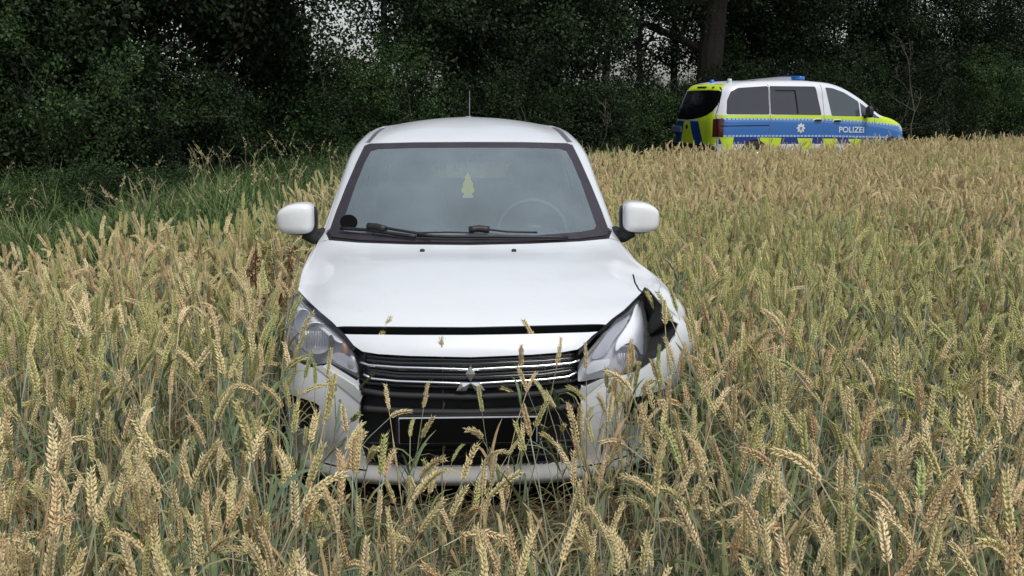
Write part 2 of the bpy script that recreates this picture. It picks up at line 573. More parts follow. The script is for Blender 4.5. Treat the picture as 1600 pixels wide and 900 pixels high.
car_rings = [
    ring_plan(.185, .20, .06),
    ring_plan(.225, .24, .015),
    ring_plan(.285, .30, .02),
    ring_plan(.40, .42, .006),
    ring_plan(.54, .55, .0),
    # 5: top of the lower mouth / below the lamps
    [(0,.005,.66),(.24,.015,.66),(.44,.05,.66),(.60,.13,.665),(.71,.24,.675),(.79,.42,.68),(.818,.65,.68),(.826,1.0,.68),(.832,1.4,.68),(.834,1.9,.68),(.834,2.5,.69),(.824,3.1,.70),(.78,3.5,.70),(.62,3.68,.70),(.33,3.75,.70),(0,3.76,.70)],
    [(0,.035,.765),(.24,.045,.765),(.43,.085,.765),(.575,.17,.77),(.695,.29,.78),(.783,.47,.79),(.812,.68,.79),(.822,1.0,.79),(.828,1.4,.79),(.83,1.9,.79),(.83,2.5,.80),(.82,3.1,.81),(.775,3.49,.82),(.61,3.67,.82),(.33,3.74,.82),(0,3.75,.82)],
    # 7: leading edge of the bonnet
    [(0,.10,.832),(.24,.11,.830),(.41,.14,.828),(.56,.215,.828),(.685,.37,.846),(.765,.55,.872),(.797,.74,.885),(.81,1.02,.885),(.818,1.4,.885),(.822,1.9,.885),(.822,2.5,.895),(.81,3.1,.905),(.765,3.47,.91),(.60,3.66,.91),(.32,3.73,.91),(0,3.74,.91)],
    [(0,.33,.925),(.24,.34,.922),(.42,.37,.915),(.585,.445,.900),(.695,.565,.888),(.766,.72,.906),(.785,.90,.93),(.79,1.1,.95),(.80,1.43,.955),(.808,1.92,.96),(.808,2.5,.97),(.795,3.08,.98),(.75,3.45,.985),(.58,3.64,.985),(.31,3.71,.985),(0,3.72,.985)],
    [(0,.68,1.0),(.24,.69,.996),(.44,.73,.986),(.62,.83,.972),(.705,.935,.957),(.756,1.05,.960),(.768,1.18,.98),(.775,1.33,.99),(.782,1.55,1.0),(.788,1.98,1.01),(.787,2.5,1.02),(.773,3.06,1.03),(.725,3.43,1.035),(.56,3.62,1.03),(.30,3.69,1.025),(0,3.70,1.025)],
    # 10: base of the glass
    [(0,1.05,1.040),(.24,1.07,1.040),(.44,1.13,1.038),(.60,1.22,1.035),(.705,1.32,1.035),(.748,1.40,1.04),(.758,1.48,1.05),(.762,1.58,1.055),(.766,1.76,1.06),(.77,2.06,1.065),(.765,2.5,1.075),(.745,3.02,1.09),(.69,3.40,1.10),(.53,3.58,1.09),(.285,3.64,1.08),(0,3.66,1.08)],
    [(0,1.42,1.275),(.21,1.43,1.275),(.385,1.475,1.272),(.53,1.54,1.265),(.635,1.625,1.255),(.688,1.69,1.25),(.70,1.75,1.252),(.705,1.83,1.255),(.708,1.95,1.26),(.708,2.15,1.268),(.70,2.5,1.275),(.675,2.95,1.28),(.62,3.30,1.28),(.47,3.45,1.28),(.25,3.50,1.28),(0,3.52,1.28)],
    # 12: top of the glass
    [(0,1.78,1.487),(.20,1.785,1.486),(.36,1.81,1.482),(.49,1.855,1.476),(.580,1.92,1.464),(.615,1.97,1.462),(.622,2.02,1.465),(.626,2.1,1.468),(.628,2.2,1.473),(.627,2.35,1.478),(.617,2.6,1.48),(.595,2.9,1.47),(.54,3.18,1.45),(.42,3.30,1.455),(.22,3.34,1.465),(0,3.35,1.47)],
    [(0,1.92,1.530),(.185,1.925,1.528),(.335,1.945,1.524),(.455,1.98,1.516),(.540,2.02,1.502),(.572,2.06,1.500),(.58,2.1,1.503),(.583,2.16,1.508),(.585,2.25,1.513),(.584,2.38,1.518),(.575,2.6,1.52),(.55,2.86,1.51),(.495,3.1,1.495),(.385,3.2,1.50),(.20,3.24,1.508),(0,3.25,1.51)],
    [(0,2.15,1.575),(.14,2.15,1.574),(.25,2.16,1.57),(.34,2.18,1.563),(.40,2.22,1.556),(.42,2.25,1.552),(.43,2.29,1.552),(.432,2.33,1.553),(.433,2.38,1.555),(.432,2.46,1.557),(.425,2.6,1.557),(.405,2.78,1.552),(.36,2.92,1.545),(.28,3.0,1.548),(.15,3.03,1.552),(0,3.04,1.553)],
    [(0,2.38,1.597),(.06,2.38,1.597),(.12,2.385,1.595),(.16,2.40,1.593),(.19,2.42,1.592),(.20,2.43,1.590),(.205,2.45,1.590),(.206,2.47,1.590),(.206,2.5,1.590),(.205,2.54,1.590),(.20,2.6,1.589),(.19,2.66,1.587),(.17,2.72,1.585),(.13,2.76,1.585),(.07,2.775,1.585),(0,2.78,1.585)],
    [(0,2.45+.02*i,1.60) for i in range(16)],
]
DMG = lambda G: G
def crumple(G):
    """the car's front left wing is pushed outwards and buckled"""
    G = G.copy()
    x, y, z = G[..., 0], G[..., 1], G[..., 2]
    w = np.clip((x - 0.45) / 0.33, 0, 1); w = w * w * (3 - 2 * w)
    g = np.exp(-((y - 0.52) / 0.36) ** 2) * np.exp(-((z - 0.68) / 0.24) ** 2)
    up = np.exp(-((y - 0.85) / 0.30) ** 2) * np.exp(-((z - 0.86) / 0.13) ** 2)
    G[..., 0] += w * (0.165 * g + 0.05 * up)
    G[..., 0] += w * g * 0.012 * np.sin(y * 31 + z * 17) + w * up * 0.010 * np.sin(y * 23 - z * 40)
    G[..., 2] += w * (0.010 * np.exp(-((y - .62) / .10) ** 2) - .008 * np.exp(-((y - .80) / .07) ** 2)) * np.exp(-((z - .84) / .12) ** 2)
    return G
skin0 = Skin(car_rings)
skin = Skin(car_rings, crumple)

hatch = empty("hatchback_car")
tag(hatch, "white small hatchback with crumpled front wing and dislodged headlight standing in the wheat", "car")

P = Panels(skin, sub=4)
def F(pts, closed=True, step=9, sm=0):
    if sm: pts = smooth_poly(pts, sm, closed)
    return skin.front(dens(pts, step, closed))
def half(pts, **k):
    """points down the left half of a centred outline, starting and ending on the centre line"""
    a = skin0.front(dens(pts, 9, False))
    a[0] = (0.0, a[0][1]); a[-1] = (0.0, a[-1][1])
    return a + [(-u, v) for u, v in a[-2:0:-1]]
cx = 731.5
# bonnet : wide black shut line first, bonnet after it
gapl = [(cx, 508), (650, 508), (545, 508), (524, 505), (514, 511), (524, 521), (548, 522.5), (640, 523.5), (cx, 523.5)]
P.add('gap', half(gapl))
hoodL = [(cx, 512.5), (650, 512), (524, 511), (512, 501), (496, 486), (477, 467), (460.5, 450), (473, 422), (487, 396), (500, 378), (513, 374), (560, 378), (640, 381), (cx, 382)]
P.add('hood_seam', half(hoodL))
def shrink(poly, d):
    out = []; n = len(poly)
    area = sum(poly[i][0] * poly[(i + 1) % n][1] - poly[(i + 1) % n][0] * poly[i][1] for i in range(n))
    sg = 1 if area > 0 else -1
    for i in range(n):
        a, b = poly[i - 1], poly[(i + 1) % n]
        dx, dy = b[0] - a[0], b[1] - a[1]; q = math.hypot(dx, dy) or 1
        out.append((poly[i][0] - sg * dy / q * d, poly[i][1] + sg * dx / q * d))
    return out
hood_uv = half(hoodL)
# right side of the bonnet ends higher at the torn corner
hood_uv = [(u, v) for u, v in hood_uv]
P.add('hood', shrink(hood_uv, 0.022))
cowlL = [(cx, 382), (640, 381), (560, 378), (513, 374), (508, 362), (514, 358), (530, 364), (600, 373), (cx, 376)]
P.add('cowl', half(cowlL))
# windscreen : dark printed rim and clear field
wsL = [(cx, 221.5), (650, 222), (578, 224), (569, 227), (556, 254), (540, 291), (524, 331), (513.5, 361), (517, 369), (560, 374), (640, 377), (cx, 378)]
P.add('frit', half(wsL))
wsI = [(cx, 230), (650, 230.5), (590, 232.5), (579, 236), (570, 252), (556, 286), (540, 333), (533, 354), (537, 360), (560, 363.5), (640, 369), (cx, 370)]
P.add('windscreen', half(wsI))
# roof ditches
dl = [(569, 223), (578, 223), (592, 207), (607, 196.5), (602, 194.5), (585, 205)]
a = skin0.front(dens(dl, 6)); P.add('ditch', a, True)
# nose strip and upper grille
gr = [(cx, 558), (640, 556), (590, 553), (566, 549), (553, 540), (543, 533), (536, 540), (550, 560), (561, 590), (572, 606), (640, 612), (cx, 614)]
P.add('grille', half(gr))
mouth = [(cx, 607), (640, 605), (572, 600), (560, 590), (562, 625), (561, 660), (564, 700), (573, 727), (640, 729), (cx, 729)]
P.add('mouth', half(mouth))
# headlights
hl = [(457, 450), (448, 468), (441, 493), (437, 522), (440, 542), (453, 555), (475, 565), (492, 570), (515, 566), (538, 578), (561, 592), (560, 575), (552, 552), (536, 530), (516, 512), (498, 497), (478, 477)]
hl_uv = skin0.front(dens(hl, 8))
P.add('lamp_rim', shrink(hl_uv, -0.028))
for rs_ in ([(460, 453), (478, 472), (497, 490), (515, 505), (535, 524), (553, 547)], [(441, 545), (455, 556), (476, 566), (494, 572), (514, 563), (536, 577), (560, 592)]): P.add('lamp_rim', skin0.front(dens(strip(dens(rs_, 8, False), 8.5), 8)))
P.add('headlight', hl_uv)
# chrome sweep under the lamp
cs = [(493, 573), (503, 571), (532, 588), (556, 603), (567, 618), (563, 629), (545, 614), (520, 594)]
P.add('sweep', skin0.front(dens(cs, 6)), True)
fog = [(448, 612), (456, 617), (492, 629), (499, 634), (496, 667), (488, 671), (464, 670), (456, 658), (450, 640)]
P.add('fog', skin0.front(dens(fog, 7)), True)
# lower lip seam of the bumper
P.add('seam', skin0.front(strip([(478, 716), (500, 722), (530, 730), (572, 735)], 3.0)), True)
# car's left side: torn opening round the lamp
hole = [(1001, 458), (1007, 448), (1012, 450), (1034, 474), (1047, 498), (1060, 506), (1056, 523), (1044, 542), (1022, 564), (998, 580), (968, 588), (941, 592), (915, 604), (903, 600), (903, 560), (905, 545), (926, 524), (937, 516), (956, 498), (975, 484)]
P.add('tear', F(hole, step=7))
crack = strip([(989, 428), (992, 441), (998, 452), (1005, 458)], 2.6)
P.add('crack', F(crack, step=5))
# bumper to wing seam on the sound side
# side view cut lines (y, z)
def S(pts, mirror=True, step=.04):
    for sg in ((-1, 1) if mirror else (-1,)):
        yield (skin if sg > 0 else skin0).side(dens(pts, step), sg)
def circ(cy, cz, r, z0=0.19, n=40):
    pts = []
    for k in range(n + 1):
        t = math.pi * k / n
        pts.append((cy - r * math.cos(t), cz + r * math.sin(t)))
    return [(cy - r, z0)] + pts + [(cy + r, z0)]
for cyy in (.78, 3.13):
    for q in S(circ(cyy, .29, .32)): P.add('arch', q)
fwin = [(1.60, 1.085), (1.78, 1.20), (1.98, 1.33), (2.13, 1.415), (2.28, 1.435), (2.46, 1.44), (2.455, 1.10)]
rwin = [(2.53, 1.105), (2.54, 1.44), (2.80, 1.435), (3.02, 1.40), (3.14, 1.33), (3.18, 1.14), (3.0, 1.115)]
for q in S(fwin): P.add('side_window', q)
for q in S(rwin): P.add('side_window', q)
fdoor = [(1.20, .30), (1.185, .60), (1.22, .88), (1.44, 1.05), (1.60, 1.17), (1.85, 1.33), (2.06, 1.44), (2.26, 1.462), (2.49, 1.465), (2.50, .30)]
rdoor = [(2.51, .30), (2.51, 1.465), (2.80, 1.46), (3.05, 1.42), (3.17, 1.34), (3.22, 1.10), (3.10, .80), (2.86, .62), (2.76, .45), (2.75, .30)]
for dn, poly in (('fseam', fdoor), ('rseam', rdoor)):
    for q in S(strip(poly + [poly[0]], .009), step=.03): P.add('seam', q)
# tail
rw = [(-.53, 1.13), (.53, 1.13), (.43, 1.40), (.36, 1.425), (-.36, 1.425), (-.43, 1.40)]
for h_ in split0(rw): P.add('rear_window', skin.rear(dens(h_, .04)))
tl = [(.50, .80), (.72, .80), (.70, 1.02), (.60, 1.06), (.53, 1.0)]
P.add('taillight', skin.rear(dens(tl, .04)), True)
for sg in (-1, 1): P.add('seam', skin.rear(strip([(sg * .002, .52), (sg * .60, .52), (sg * .56, 1.05), (sg * .49, 1.43), (sg * .002, 1.43)], .01)))
P.cut()

WHITE = ['body', 'hood']
def upvec(u, v): return True
# u,v limits used to part the white skin: |u| 0..15, v 0..16
def is_roof(u, v): return v > (11.8 if abs(u) < 3.9 else 12.25) and abs(u) < 14.2
def is_bumper(u, v): return v < 6.75 and abs(u) < 5.55 and not (v > 5.0 + max(0, abs(u) - 3) * .25 and abs(u) > 4.6)
def in_side(poly):
    uvL = list(S(poly, step=.05))
    return uvL
doorF = in_side(fdoor); doorR = in_side(rdoor)
fdoor_o = [q for q in doorF]; rdoor_o = [q for q in doorR]
def kind_of(u, v):
    for k, (dl_, nm) in enumerate(((doorF, 'F'), (doorR, 'R'))):
        for q, sd in zip(dl_, ('L', 'R')):
            if inside((u, v), q): return nm + sd
    if is_roof(u, v): return 'roof'
    if is_bumper(u, v): return 'bumper'
    if abs(u) > 11.6 and v < 12.3: return 'tail'
    if abs(u) < 8.1 and v < 10.05 : return 'wing' + ('L' if u < 0 else 'R')
    return 'body'
def sel(k): return lambda u, v: kind_of(u, v) == k
P.panel('body', 'body', [paint], hatch, sel=sel('body'))
P.panel('body', 'roof', [paint], hatch, sel=sel('roof'))
bump = P.panel('body', 'front_bumper', [paint], hatch, sel=sel('bumper'))
P.panel('body', 'rear_hatch', [paint], hatch, sel=sel('tail'))
P.panel('body', 'wing', [paint], hatch, sel=sel('wingL'))
w = P.panel('body', 'wing', [paint], hatch, sel=sel('wingR'), lip=.006); w["label"] = "buckled front wing"
hood = P.panel('hood', 'bonnet', [paint], hatch, lip=.005)
for k in ('FL', 'FR', 'RL', 'RR'):
    d = P.panel('body', 'door', [paint], hatch, sel=sel(k))
    sgn = -1 if k[1] == 'L' else 1
    yy = 2.36 if k[0] == 'F' else 3.02
    u, v = skin.side([(yy, .90)], sgn)[0]; p, n_ = skin.ev(u, v, .02)
    MB().sup(p, (.013, .085, .014), 2.4, 16).build('handle', paint, d, True)
P.panel('side_window', 'side_window', [side_glass], hatch, off=-.006, lip=0, sel=lambda u, v: u < 0 and v > 9 and kind_of(u, v) != 'x' and abs(u) < 9.7)
P.panel('side_window', 'side_window', [side_glass], hatch, off=-.006, lip=0, sel=lambda u, v: u < 0 and abs(u) >= 9.7)
P.panel('side_window', 'side_window', [side_glass], hatch, off=-.006, lip=0, sel=lambda u, v: u > 0 and abs(u) < 9.7)
P.panel('side_window', 'side_window', [side_glass], hatch, off=-.006, lip=0, sel=lambda u, v: u > 0 and abs(u) >= 9.7)
P.panel('rear_window', 'rear_window', [glass_mat('rear_glass', (0.30, 0.34, 0.32), dust_haze=0.1, dust_haze_col=(0.25, 0.27, 0.27))], hatch, off=-.006, lip=0)
P.panel('taillight', 'taillight', [red_lens], hatch, off=.004, sel=lambda u, v: u < 0)
P.panel('taillight', 'taillight', [red_lens], hatch, off=.004, sel=lambda u, v: u > 0)
ws = P.panel('windscreen', 'windscreen', [wind_m], hatch, off=-.003, lip=0)
P.panel('frit', 'windscreen_border', [frit], ws, off=-.0025, lip=.006)
P.panel('cowl', 'cowl', [black_plastic], hatch, off=-.008, lip=.012)
P.panel('ditch', 'roof_strip', [strip_m], hatch, off=-.007, lip=.01, sel=lambda u, v: u < 0)
P.panel('ditch', 'roof_strip', [strip_m], hatch, off=-.007, lip=.01, sel=lambda u, v: u > 0)
# dark inner shell behind every opening except glass and lamps
P.panel(['body', 'hood', 'crack', 'hood_seam', 'cowl', 'seam', 'ditch', 'taillight', 'frit'], 'inner_shell', [black_gap], hatch, off=-.022, lip=0)
P.panel(['tear'], 'inner_arch', [black_gap], hatch, off=-.14, lip=-.13)
P.panel(['gap'], 'bonnet_gap', [black_gap], hatch, off=-.045, lip=-.042)
# headlight on the sound side
def lamp(root_label, sk, flip, warp, parent):
    s_ = (lambda u, v: u < 0)
    Q = P
    rt_ = P.panel('lamp_rim', 'headlight_rim', [gloss_black], parent, off=-.004, lip=.03, sel=s_, skin=sk, warp=warp)
    return rt_
def mirror_obj(o):
    for v in o.data.vertices: v.co.x = -v.co.x
    o.data.flip_normals()
def head(parent, warp=None, mir=False, label=None):
    s_ = (lambda u, v: u < 0)
    made = []
    lensp = P.panel('headlight', 'headlight', [lens_m], parent, off=.0, lip=0, sel=s_, skin=skin0, warp=warp); made.append(lensp)
    made.append(P.panel('lamp_rim', 'rim', [gloss_black], lensp, off=-.005, lip=.03, sel=s_, skin=skin0, warp=warp))
    made.append(P.panel('headlight', 'lamp_housing', [lamp_dark], lensp, off=-.10, lip=-.085, sel=s_, skin=skin0, warp=warp))
    # bowl, projector and indicator placed behind the lens
    def spot(x, y, dep):
        u, v = skin0.front([(x, y)])[0]
        p, n_ = skin0.ev(u, v, -dep)
        return warp(p) if warp else p
    def bowl(c, r, dep, nm, mt, fl=1.0, ribs=0):
        b = MB(); n = 40
        prof = [(r, 0), (r * 1.02, .006), (r * .97, .012), (r * .80, dep * .55), (r * .5, dep * .85), (r * .2, dep), (0.001, dep)]
        b.lathe(prof, c, 'y', n)
        if fl != 1:
            for q in b.v: q.z = c.z + (q.z - c.z) * fl
        o = b.build(nm, mt, lensp, True); made.append(o); return o
    c = spot(486, 524, .030)
    bowl(c, .072, .05, 'reflector_bowl', reflector, .92)
    b = MB()
    for k in range(9):
        x = c.x - .042 + k * .0105
        b.tube([(x, c.y + .012, c.z - .035), (x, c.y + .006, c.z + .03)], .0035, 6)
    made.append(b.build('fluted_bulb_shield', reflector, lensp, True))
    c2 = spot(466, 498, .03)
    bowl(c2, .038, .03, 'reflector_bowl', reflector, 1.5)
    c3 = spot(533, 541, .035)
    b = MB().sup(c3, (.018, .02, .028), 2.4, 18); made.append(b.build('indicator', amber, lensp, True))
    c4 = spot(546, 566, .03)
    b = MB().sup(c4, (.022, .02, .03), 2.4, 18); made.append(b.build('side_light', reflector, lensp, True))
    # pale upper tip, chrome brow and lower bezel follow the lens from behind
    def plate(pts, dep, nm, m, th=.008):
        q = [spot(x, y, dep) for x, y in dens(smooth_poly(pts, 2), 5)]
        c_ = sum(q, Vector()) / len(q); n = len(q)
        q2 = [p_ + Vector((0, th, 0)) for p_ in q]
        o = mobj(nm, q + q2 + [c_], [(i, (i + 1) % n, 2 * n) for i in range(n)] + [((i + 1) % n, i, n + i, n + (i + 1) % n) for i in range(n)], m, lensp, False)
        bm = bmesh.new(); bm.from_mesh(o.data); bmesh.ops.recalc_face_normals(bm, faces=bm.faces); bm.to_mesh(o.data); bm.free()
        made.append(o); return o
    plate([(457, 456), (450, 474), (446, 487), (462, 482), (484, 488), (476, 478), (466, 468)], .018, 'upper_bezel', reflector)
    plate([(484, 489), (500, 501), (520, 519), (536, 534), (524, 533), (508, 520), (492, 506), (478, 494)], .016, 'chrome_brow', reflector)
    plate([(512, 556), (520, 548), (536, 552), (552, 570), (557, 585), (538, 576), (520, 566)], .02, 'lower_bezel', reflector)
    plate([(441, 500), (439, 524), (443, 541), (456, 552), (476, 561), (492, 565), (478, 555), (458, 546), (448, 532), (446, 510)], .014, 'chrome_edge', reflector)
    plate([(510, 524), (516, 520), (522, 536), (514, 552), (506, 556), (511, 540)], .012, 'dark_divider', gloss_black)
    if mir:
        for o in made: mirror_obj(o)
    if label: lensp["label"] = label
    return lensp
lamp_dark = mat("lamp_housing", (0.55, 0.55, 0.58), 0.3, 0.15)
head(hatch)
# the other lamp has been knocked back: its own unit, sitting deeper than the skin
def patch(poly, dep, nm, m, par, rings=5, th=0.0, bulge=0.0, sk=None):
    """a curved sheet that follows the body's unbroken surface at some depth below it"""
    poly = dens(smooth_poly(poly, 2), 6); n = len(poly)
    gx_, gy_ = sum(q[0] for q in poly) / n, sum(q[1] for q in poly) / n
    vs, fs = [], []
    for k in range(rings):
        t = 1 - k / rings
        for q in poly:
            uv_ = (sk or skin0).front([(gx_ + (q[0] - gx_) * t, gy_ + (q[1] - gy_) * t)])[0]
            vs.append(skin0.ev(*uv_, -dep + bulge * (1 - t * t))[0])
    for k in range(rings - 1):
        for a in range(n):
            b_ = (a + 1) % n
            fs.append((k * n + a, k * n + b_, (k + 1) * n + b_, (k + 1) * n + a))
    vs.append(skin0.ev(*(sk or skin0).front([(gx_, gy_)])[0], -dep + bulge)[0])
    fs += [((rings - 1) * n + a, (rings - 1) * n + (a + 1) % n, len(vs) - 1) for a in range(n)]
    if th:
        base = len(vs)
        vs += [v + Vector((0, th, 0)) for v in vs[:n]]
        fs += [(a, base + a, base + (a + 1) % n, (a + 1) % n) for a in range(n)]
    b_ = MB(); b_.add(vs, fs); return b_.build(nm, m, par, True, 50)
RL = [(1001, 458), (1011, 463), (1021, 486), (1027, 514), (1027, 540), (1021, 561), (1000, 574), (970, 580), (945, 586), (915, 594), (911, 587), (921, 562), (939, 532), (957, 507), (977, 482), (991, 466)]
rlamp = patch(RL, .022, 'headlight', lens_m, hatch, th=0.0)
rlamp["label"] = "headlight pushed loose in its torn opening"
patch([((x - 970) * 1.035 + 970, (y - 525) * 1.035 + 525) for x, y in RL], .075, 'lamp_housing', lamp_dark, rlamp, th=-.045)
patch([(1002, 468), (1010, 466), (1019, 488), (1025, 516), (1024, 540), (1016, 556), (1008, 538), (995, 530), (980, 538), (971, 548), (972, 529), (984, 510), (996, 490)], .038, 'pale_reflector', reflector, rlamp, th=.01)
patch([(998, 466), (994, 488), (982, 508), (969, 527), (962, 545), (950, 556), (932, 560), (944, 535), (960, 511), (978, 487)], .05, 'grey_reflector', mat("grey_reflector", (.42, .43, .47), .3, .3), rlamp, th=.01)
patch([(930, 564), (950, 560), (966, 556), (962, 572), (942, 580), (919, 588)], .045, 'side_light', reflector, rlamp, th=.01)
u, v = skin0.front([(992, 556)])[0]; c_ = skin0.ev(u, v, -.05)[0]
MB().lathe([(.050, 0), (.052, .004), (.04, .03), (.02, .045), (.001, .048)], c_, 'y', 28).build('reflector_bowl', lamp_dark, rlamp, True)
b = MB()
for k in range(6): b.tube([(c_.x - .028 + k * .011, c_.y - .004, c_.z - .02), (c_.x - .028 + k * .011, c_.y - .008, c_.z + .022)], .003, 6)
b.build('fluted_bulb_shield', reflector, rlamp, True)
patch([(905, 560), (925, 530), (948, 504), (975, 480), (1000, 459), (992, 462), (968, 480), (940, 502), (915, 530), (902, 548)], .03, 'rim', gloss_black, rlamp, th=.02)

# grille : recessed black tray, slats and two chrome bars
P.panel('grille', 'grille', [gloss_black], hatch, off=-.045, lip=-.045)
P.panel('mouth', 'lower_intake', [mat('intake_plastic', (.020, .020, .023), .55, bump=.2, scale=200)], hatch, off=-.05, lip=-.05)
gro = [o for o in hatch.children if o.name.startswith('grille')][0]
mth = [o for o in hatch.children if o.name.startswith('lower_intake')][0]
def barline(pts, off, r, name, m, par, flat=1.0, mir=True):
    L = skin0.front(dens(pts, 8, False))
    full = L + [(-u, v) for u, v in L[::-1]] if mir else L
    b = MB().tube([skin0.ev(u, v, off)[0] for u, v in full], r, 8, flat=flat)
    return b.build(name, m, par, True)
barline([(562, 566), (575, 570.5), (620, 574), (715, 577), (cx, 577.5)], -.006, .0055, 'chrome_bar', chrome, gro)
barline([(567, 585), (580, 592), (620, 596), (715, 599.5), (cx, 600)], -.006, .0055, 'chrome_bar', chrome, gro)
for y0, y1 in ((556, 561), (563, 568), (578, 585), (583, 590), (600, 606)):
    barline([(568, y0), (620, y1), (cx, y1 + 2)], -.022, .006, 'grille_slat', gloss_black, gro, 1.6)
barline([(566, 611), (600, 617), (640, 619), (cx, 621)], -.002, .014, 'bumper_beam', black_gap, mth, 1.0)
barline([(568, 640), (640, 645), (cx, 646)], -.008, .016, 'bumper_beam', black_gap, mth, 1.0)
for y in (698, 708, 718):
    barline([(570, y), (640, y + 1), (cx, y + 1)], -.030, .006, 'grille_slat', black_gap, mth)
# three-lozenge emblem
u, v = skin0.front([(726, 596)])[0]
pc, pn = skin0.ev(0.0, v, .006)
b = MB()
rh = .034
def lozenge(cx_, cz_, ang):
    h, w_ = .033, .019
    pts = [(0, 0), (w_, h), (0, 2 * h), (-w_, h)]
    ca, sa = math.cos(ang), math.sin(ang)
    front = [Vector((pc.x + cx_ + x * ca - z * sa, pc.y - .012, pc.z + cz_ + x * sa + z * ca)) for x, z in pts]
    back = [q + Vector((0, .014, 0)) for q in front]
    c_ = sum(front, Vector()) / 4 + Vector((0, -.005, 0))
    b.add(front + back + [c_], [(0, 1, 8), (1, 2, 8), (2, 3, 8), (3, 0, 8), (4, 7, 6, 5), (0, 4, 5, 1), (1, 5, 6, 2), (2, 6, 7, 3), (3, 7, 4, 0)])
lozenge(0, .001, 0); lozenge(.001, -.001, R(120)); lozenge(-.001, -.001, R(-120))
b.build('emblem', chrome, gro)
# number plate: blacked-out plate with a pale rim
pl0 = at(624, 655, -.03); pl1 = at(838, 690, -.03)
pcx, pcz = (pl0.x + pl1.x) / 2, (pl0.z + pl1.z) / 2
pw, ph = pl1.x - pl0.x, pl0.z - pl1.z
plate_black = mat("plate_black", (0.003, 0.003, 0.003), 0.9, spec=0.1)
plate_rim = mat("plate_rim", (0.40, 0.41, 0.42), 0.5)
plo = MB().box((pcx, -.022, pcz), (pw + .008, .012, ph + .008), bevel=.003).build('number_plate', plate_rim, hatch)
MB().box((pcx, -.030, pcz), (pw, .006, ph)).build('plate_face', plate_black, plo)
MB().box((pcx, -.016, pcz - .002), (pw + .03, .010, ph + .03), bevel=.004).build('plate_holder', black_plastic, plo)
# chrome sweeps, fog pockets
for sgn in (-1, 1):
    f_ = (lambda u, v: u < 0) if sgn < 0 else (lambda u, v: u > 0)
    P.panel('sweep', 'chrome_sweep', [satin], bump, off=.004, lip=.012, sel=f_)
    fg = P.panel('fog', 'fog_pocket', [black_plastic], bump, off=-.04, lip=-.04, sel=f_)
# lights in pockets
# bonnet washer jets
for x in (660, 803):
    u, v = skin0.front([(x, 393)])[0]; p, n_ = skin0.ev(u, v, .004)
    MB().sup(p, (.012, .011, .009), 3, 12).build('washer_jet', black_plastic, hood, True)
# wipers
def wip(px_pts, off, r, name, par, flat=1.0):
    b = MB().tube([skin0.ev(*skin0.front([q])[0], off)[0] for q in dens(px_pts, 12, False)], r, 8, flat=flat)
    return b.build(name, black_plastic, par, True)
w1 = wip([(535, 361), (580, 364), (610, 369), (650, 374.5)], .018, .0085, 'wiper', hatch)
wip([(578, 361), (592, 362), (604, 366)], .030, .018, 'wiper_cap', w1)
wip([(592, 361), (625, 367), (675, 376)], .028, .007, 'wiper_arm', w1)
w2 = wip([(652, 372), (700, 374), (780, 374), (886, 375.5)], .016, .0075, 'wiper', hatch)
wip([(733, 367), (748, 365), (764, 367)], .030, .017, 'wiper_cap', w2)
wip([(640, 369), (700, 368), (740, 369)], .020, .004, 'wiper_blade', w2)
wip([(757, 363), (790, 367), (838, 368.5)], .020, .005, 'wiper_arm', w2)
# black round sticker low in the corner of the glass
u, v = skin0.front([(545, 347)])[0]
pts = [skin0.front([(545 + 13.5 * math.cos(t), 347 + 11.5 * math.sin(t))])[0] for t in [2 * math.pi * k / 28 for k in range(28)]]
ring = [skin0.ev(*q, .0015)[0] for q in pts]; ring2 = [skin0.ev(*q, -.0015)[0] for q in pts]
c1 = skin0.ev(u, v, .0015)[0]
mobj('round_sticker', ring + ring2 + [c1], [(i, 56, (i + 1) % 28) for i in range(28)] + [(i, (i + 1) % 28, 28 + (i + 1) % 28, 28 + i) for i in range(28)], plate_black, ws)
# mirrors
mirror_white = mat("mirror_paint", (0.74, 0.75, 0.75), 0.32, coat=0.6, noise=0.12, scale=5)
for sg in (-1, 1):
    c = (sg * .868, 1.34, 1.133)
    def shp(p, sg=sg):
        q = p.copy()
        o_ = p.x * sg                    # +1 outboard
        q.z *= 1.0 - .30 * max(o_ + .2, 0) ** 2 * (1 if p.z > 0 else .35) 
        q.z += .05 * o_ * (-1 if p.z < 0 else -1)
        q.y *= 1.0 - .25 * max(o_, 0)
        return q
    mrr = MB().sup(c, (.093, .085, .078), 4.2, 40, fn=shp).build('door_mirror', mirror_white, hatch, True)
    MB().sup((c[0] - sg * .012, c[1] + .03, c[2] - .012), (.092, .062, .078), 3.6, 30, fn=shp).build('mirror_back', black_plastic, mrr, True)
    MB().box((c[0] - sg * .01, c[1] + .094, c[2] - .004), (.15, .004, .115), bevel=.002).build('mirror_glass', chrome, mrr)
    MB().tube([(c[0] - sg * .045, c[1] + .01, c[2] - .07), (c[0] - sg * .085, c[1] + .03, c[2] - .10), (sg * .755, c[1] + .10, c[2] - .105)], [.028, .026, .03], 10, flat=1.5).build('mirror_arm', black_plastic, mrr, True)
# aerial
MB().tube([(0.005, 3.22, 1.50), (0.005, 3.23, 1.535)], [.02, .008], 10).tube([(0.005, 3.23, 1.53), (.008, 3.35, 1.755)], [.0035, .0022], 6).build('aerial', mat("aerial_grey", (.16, .16, .17), .4), hatch, True)
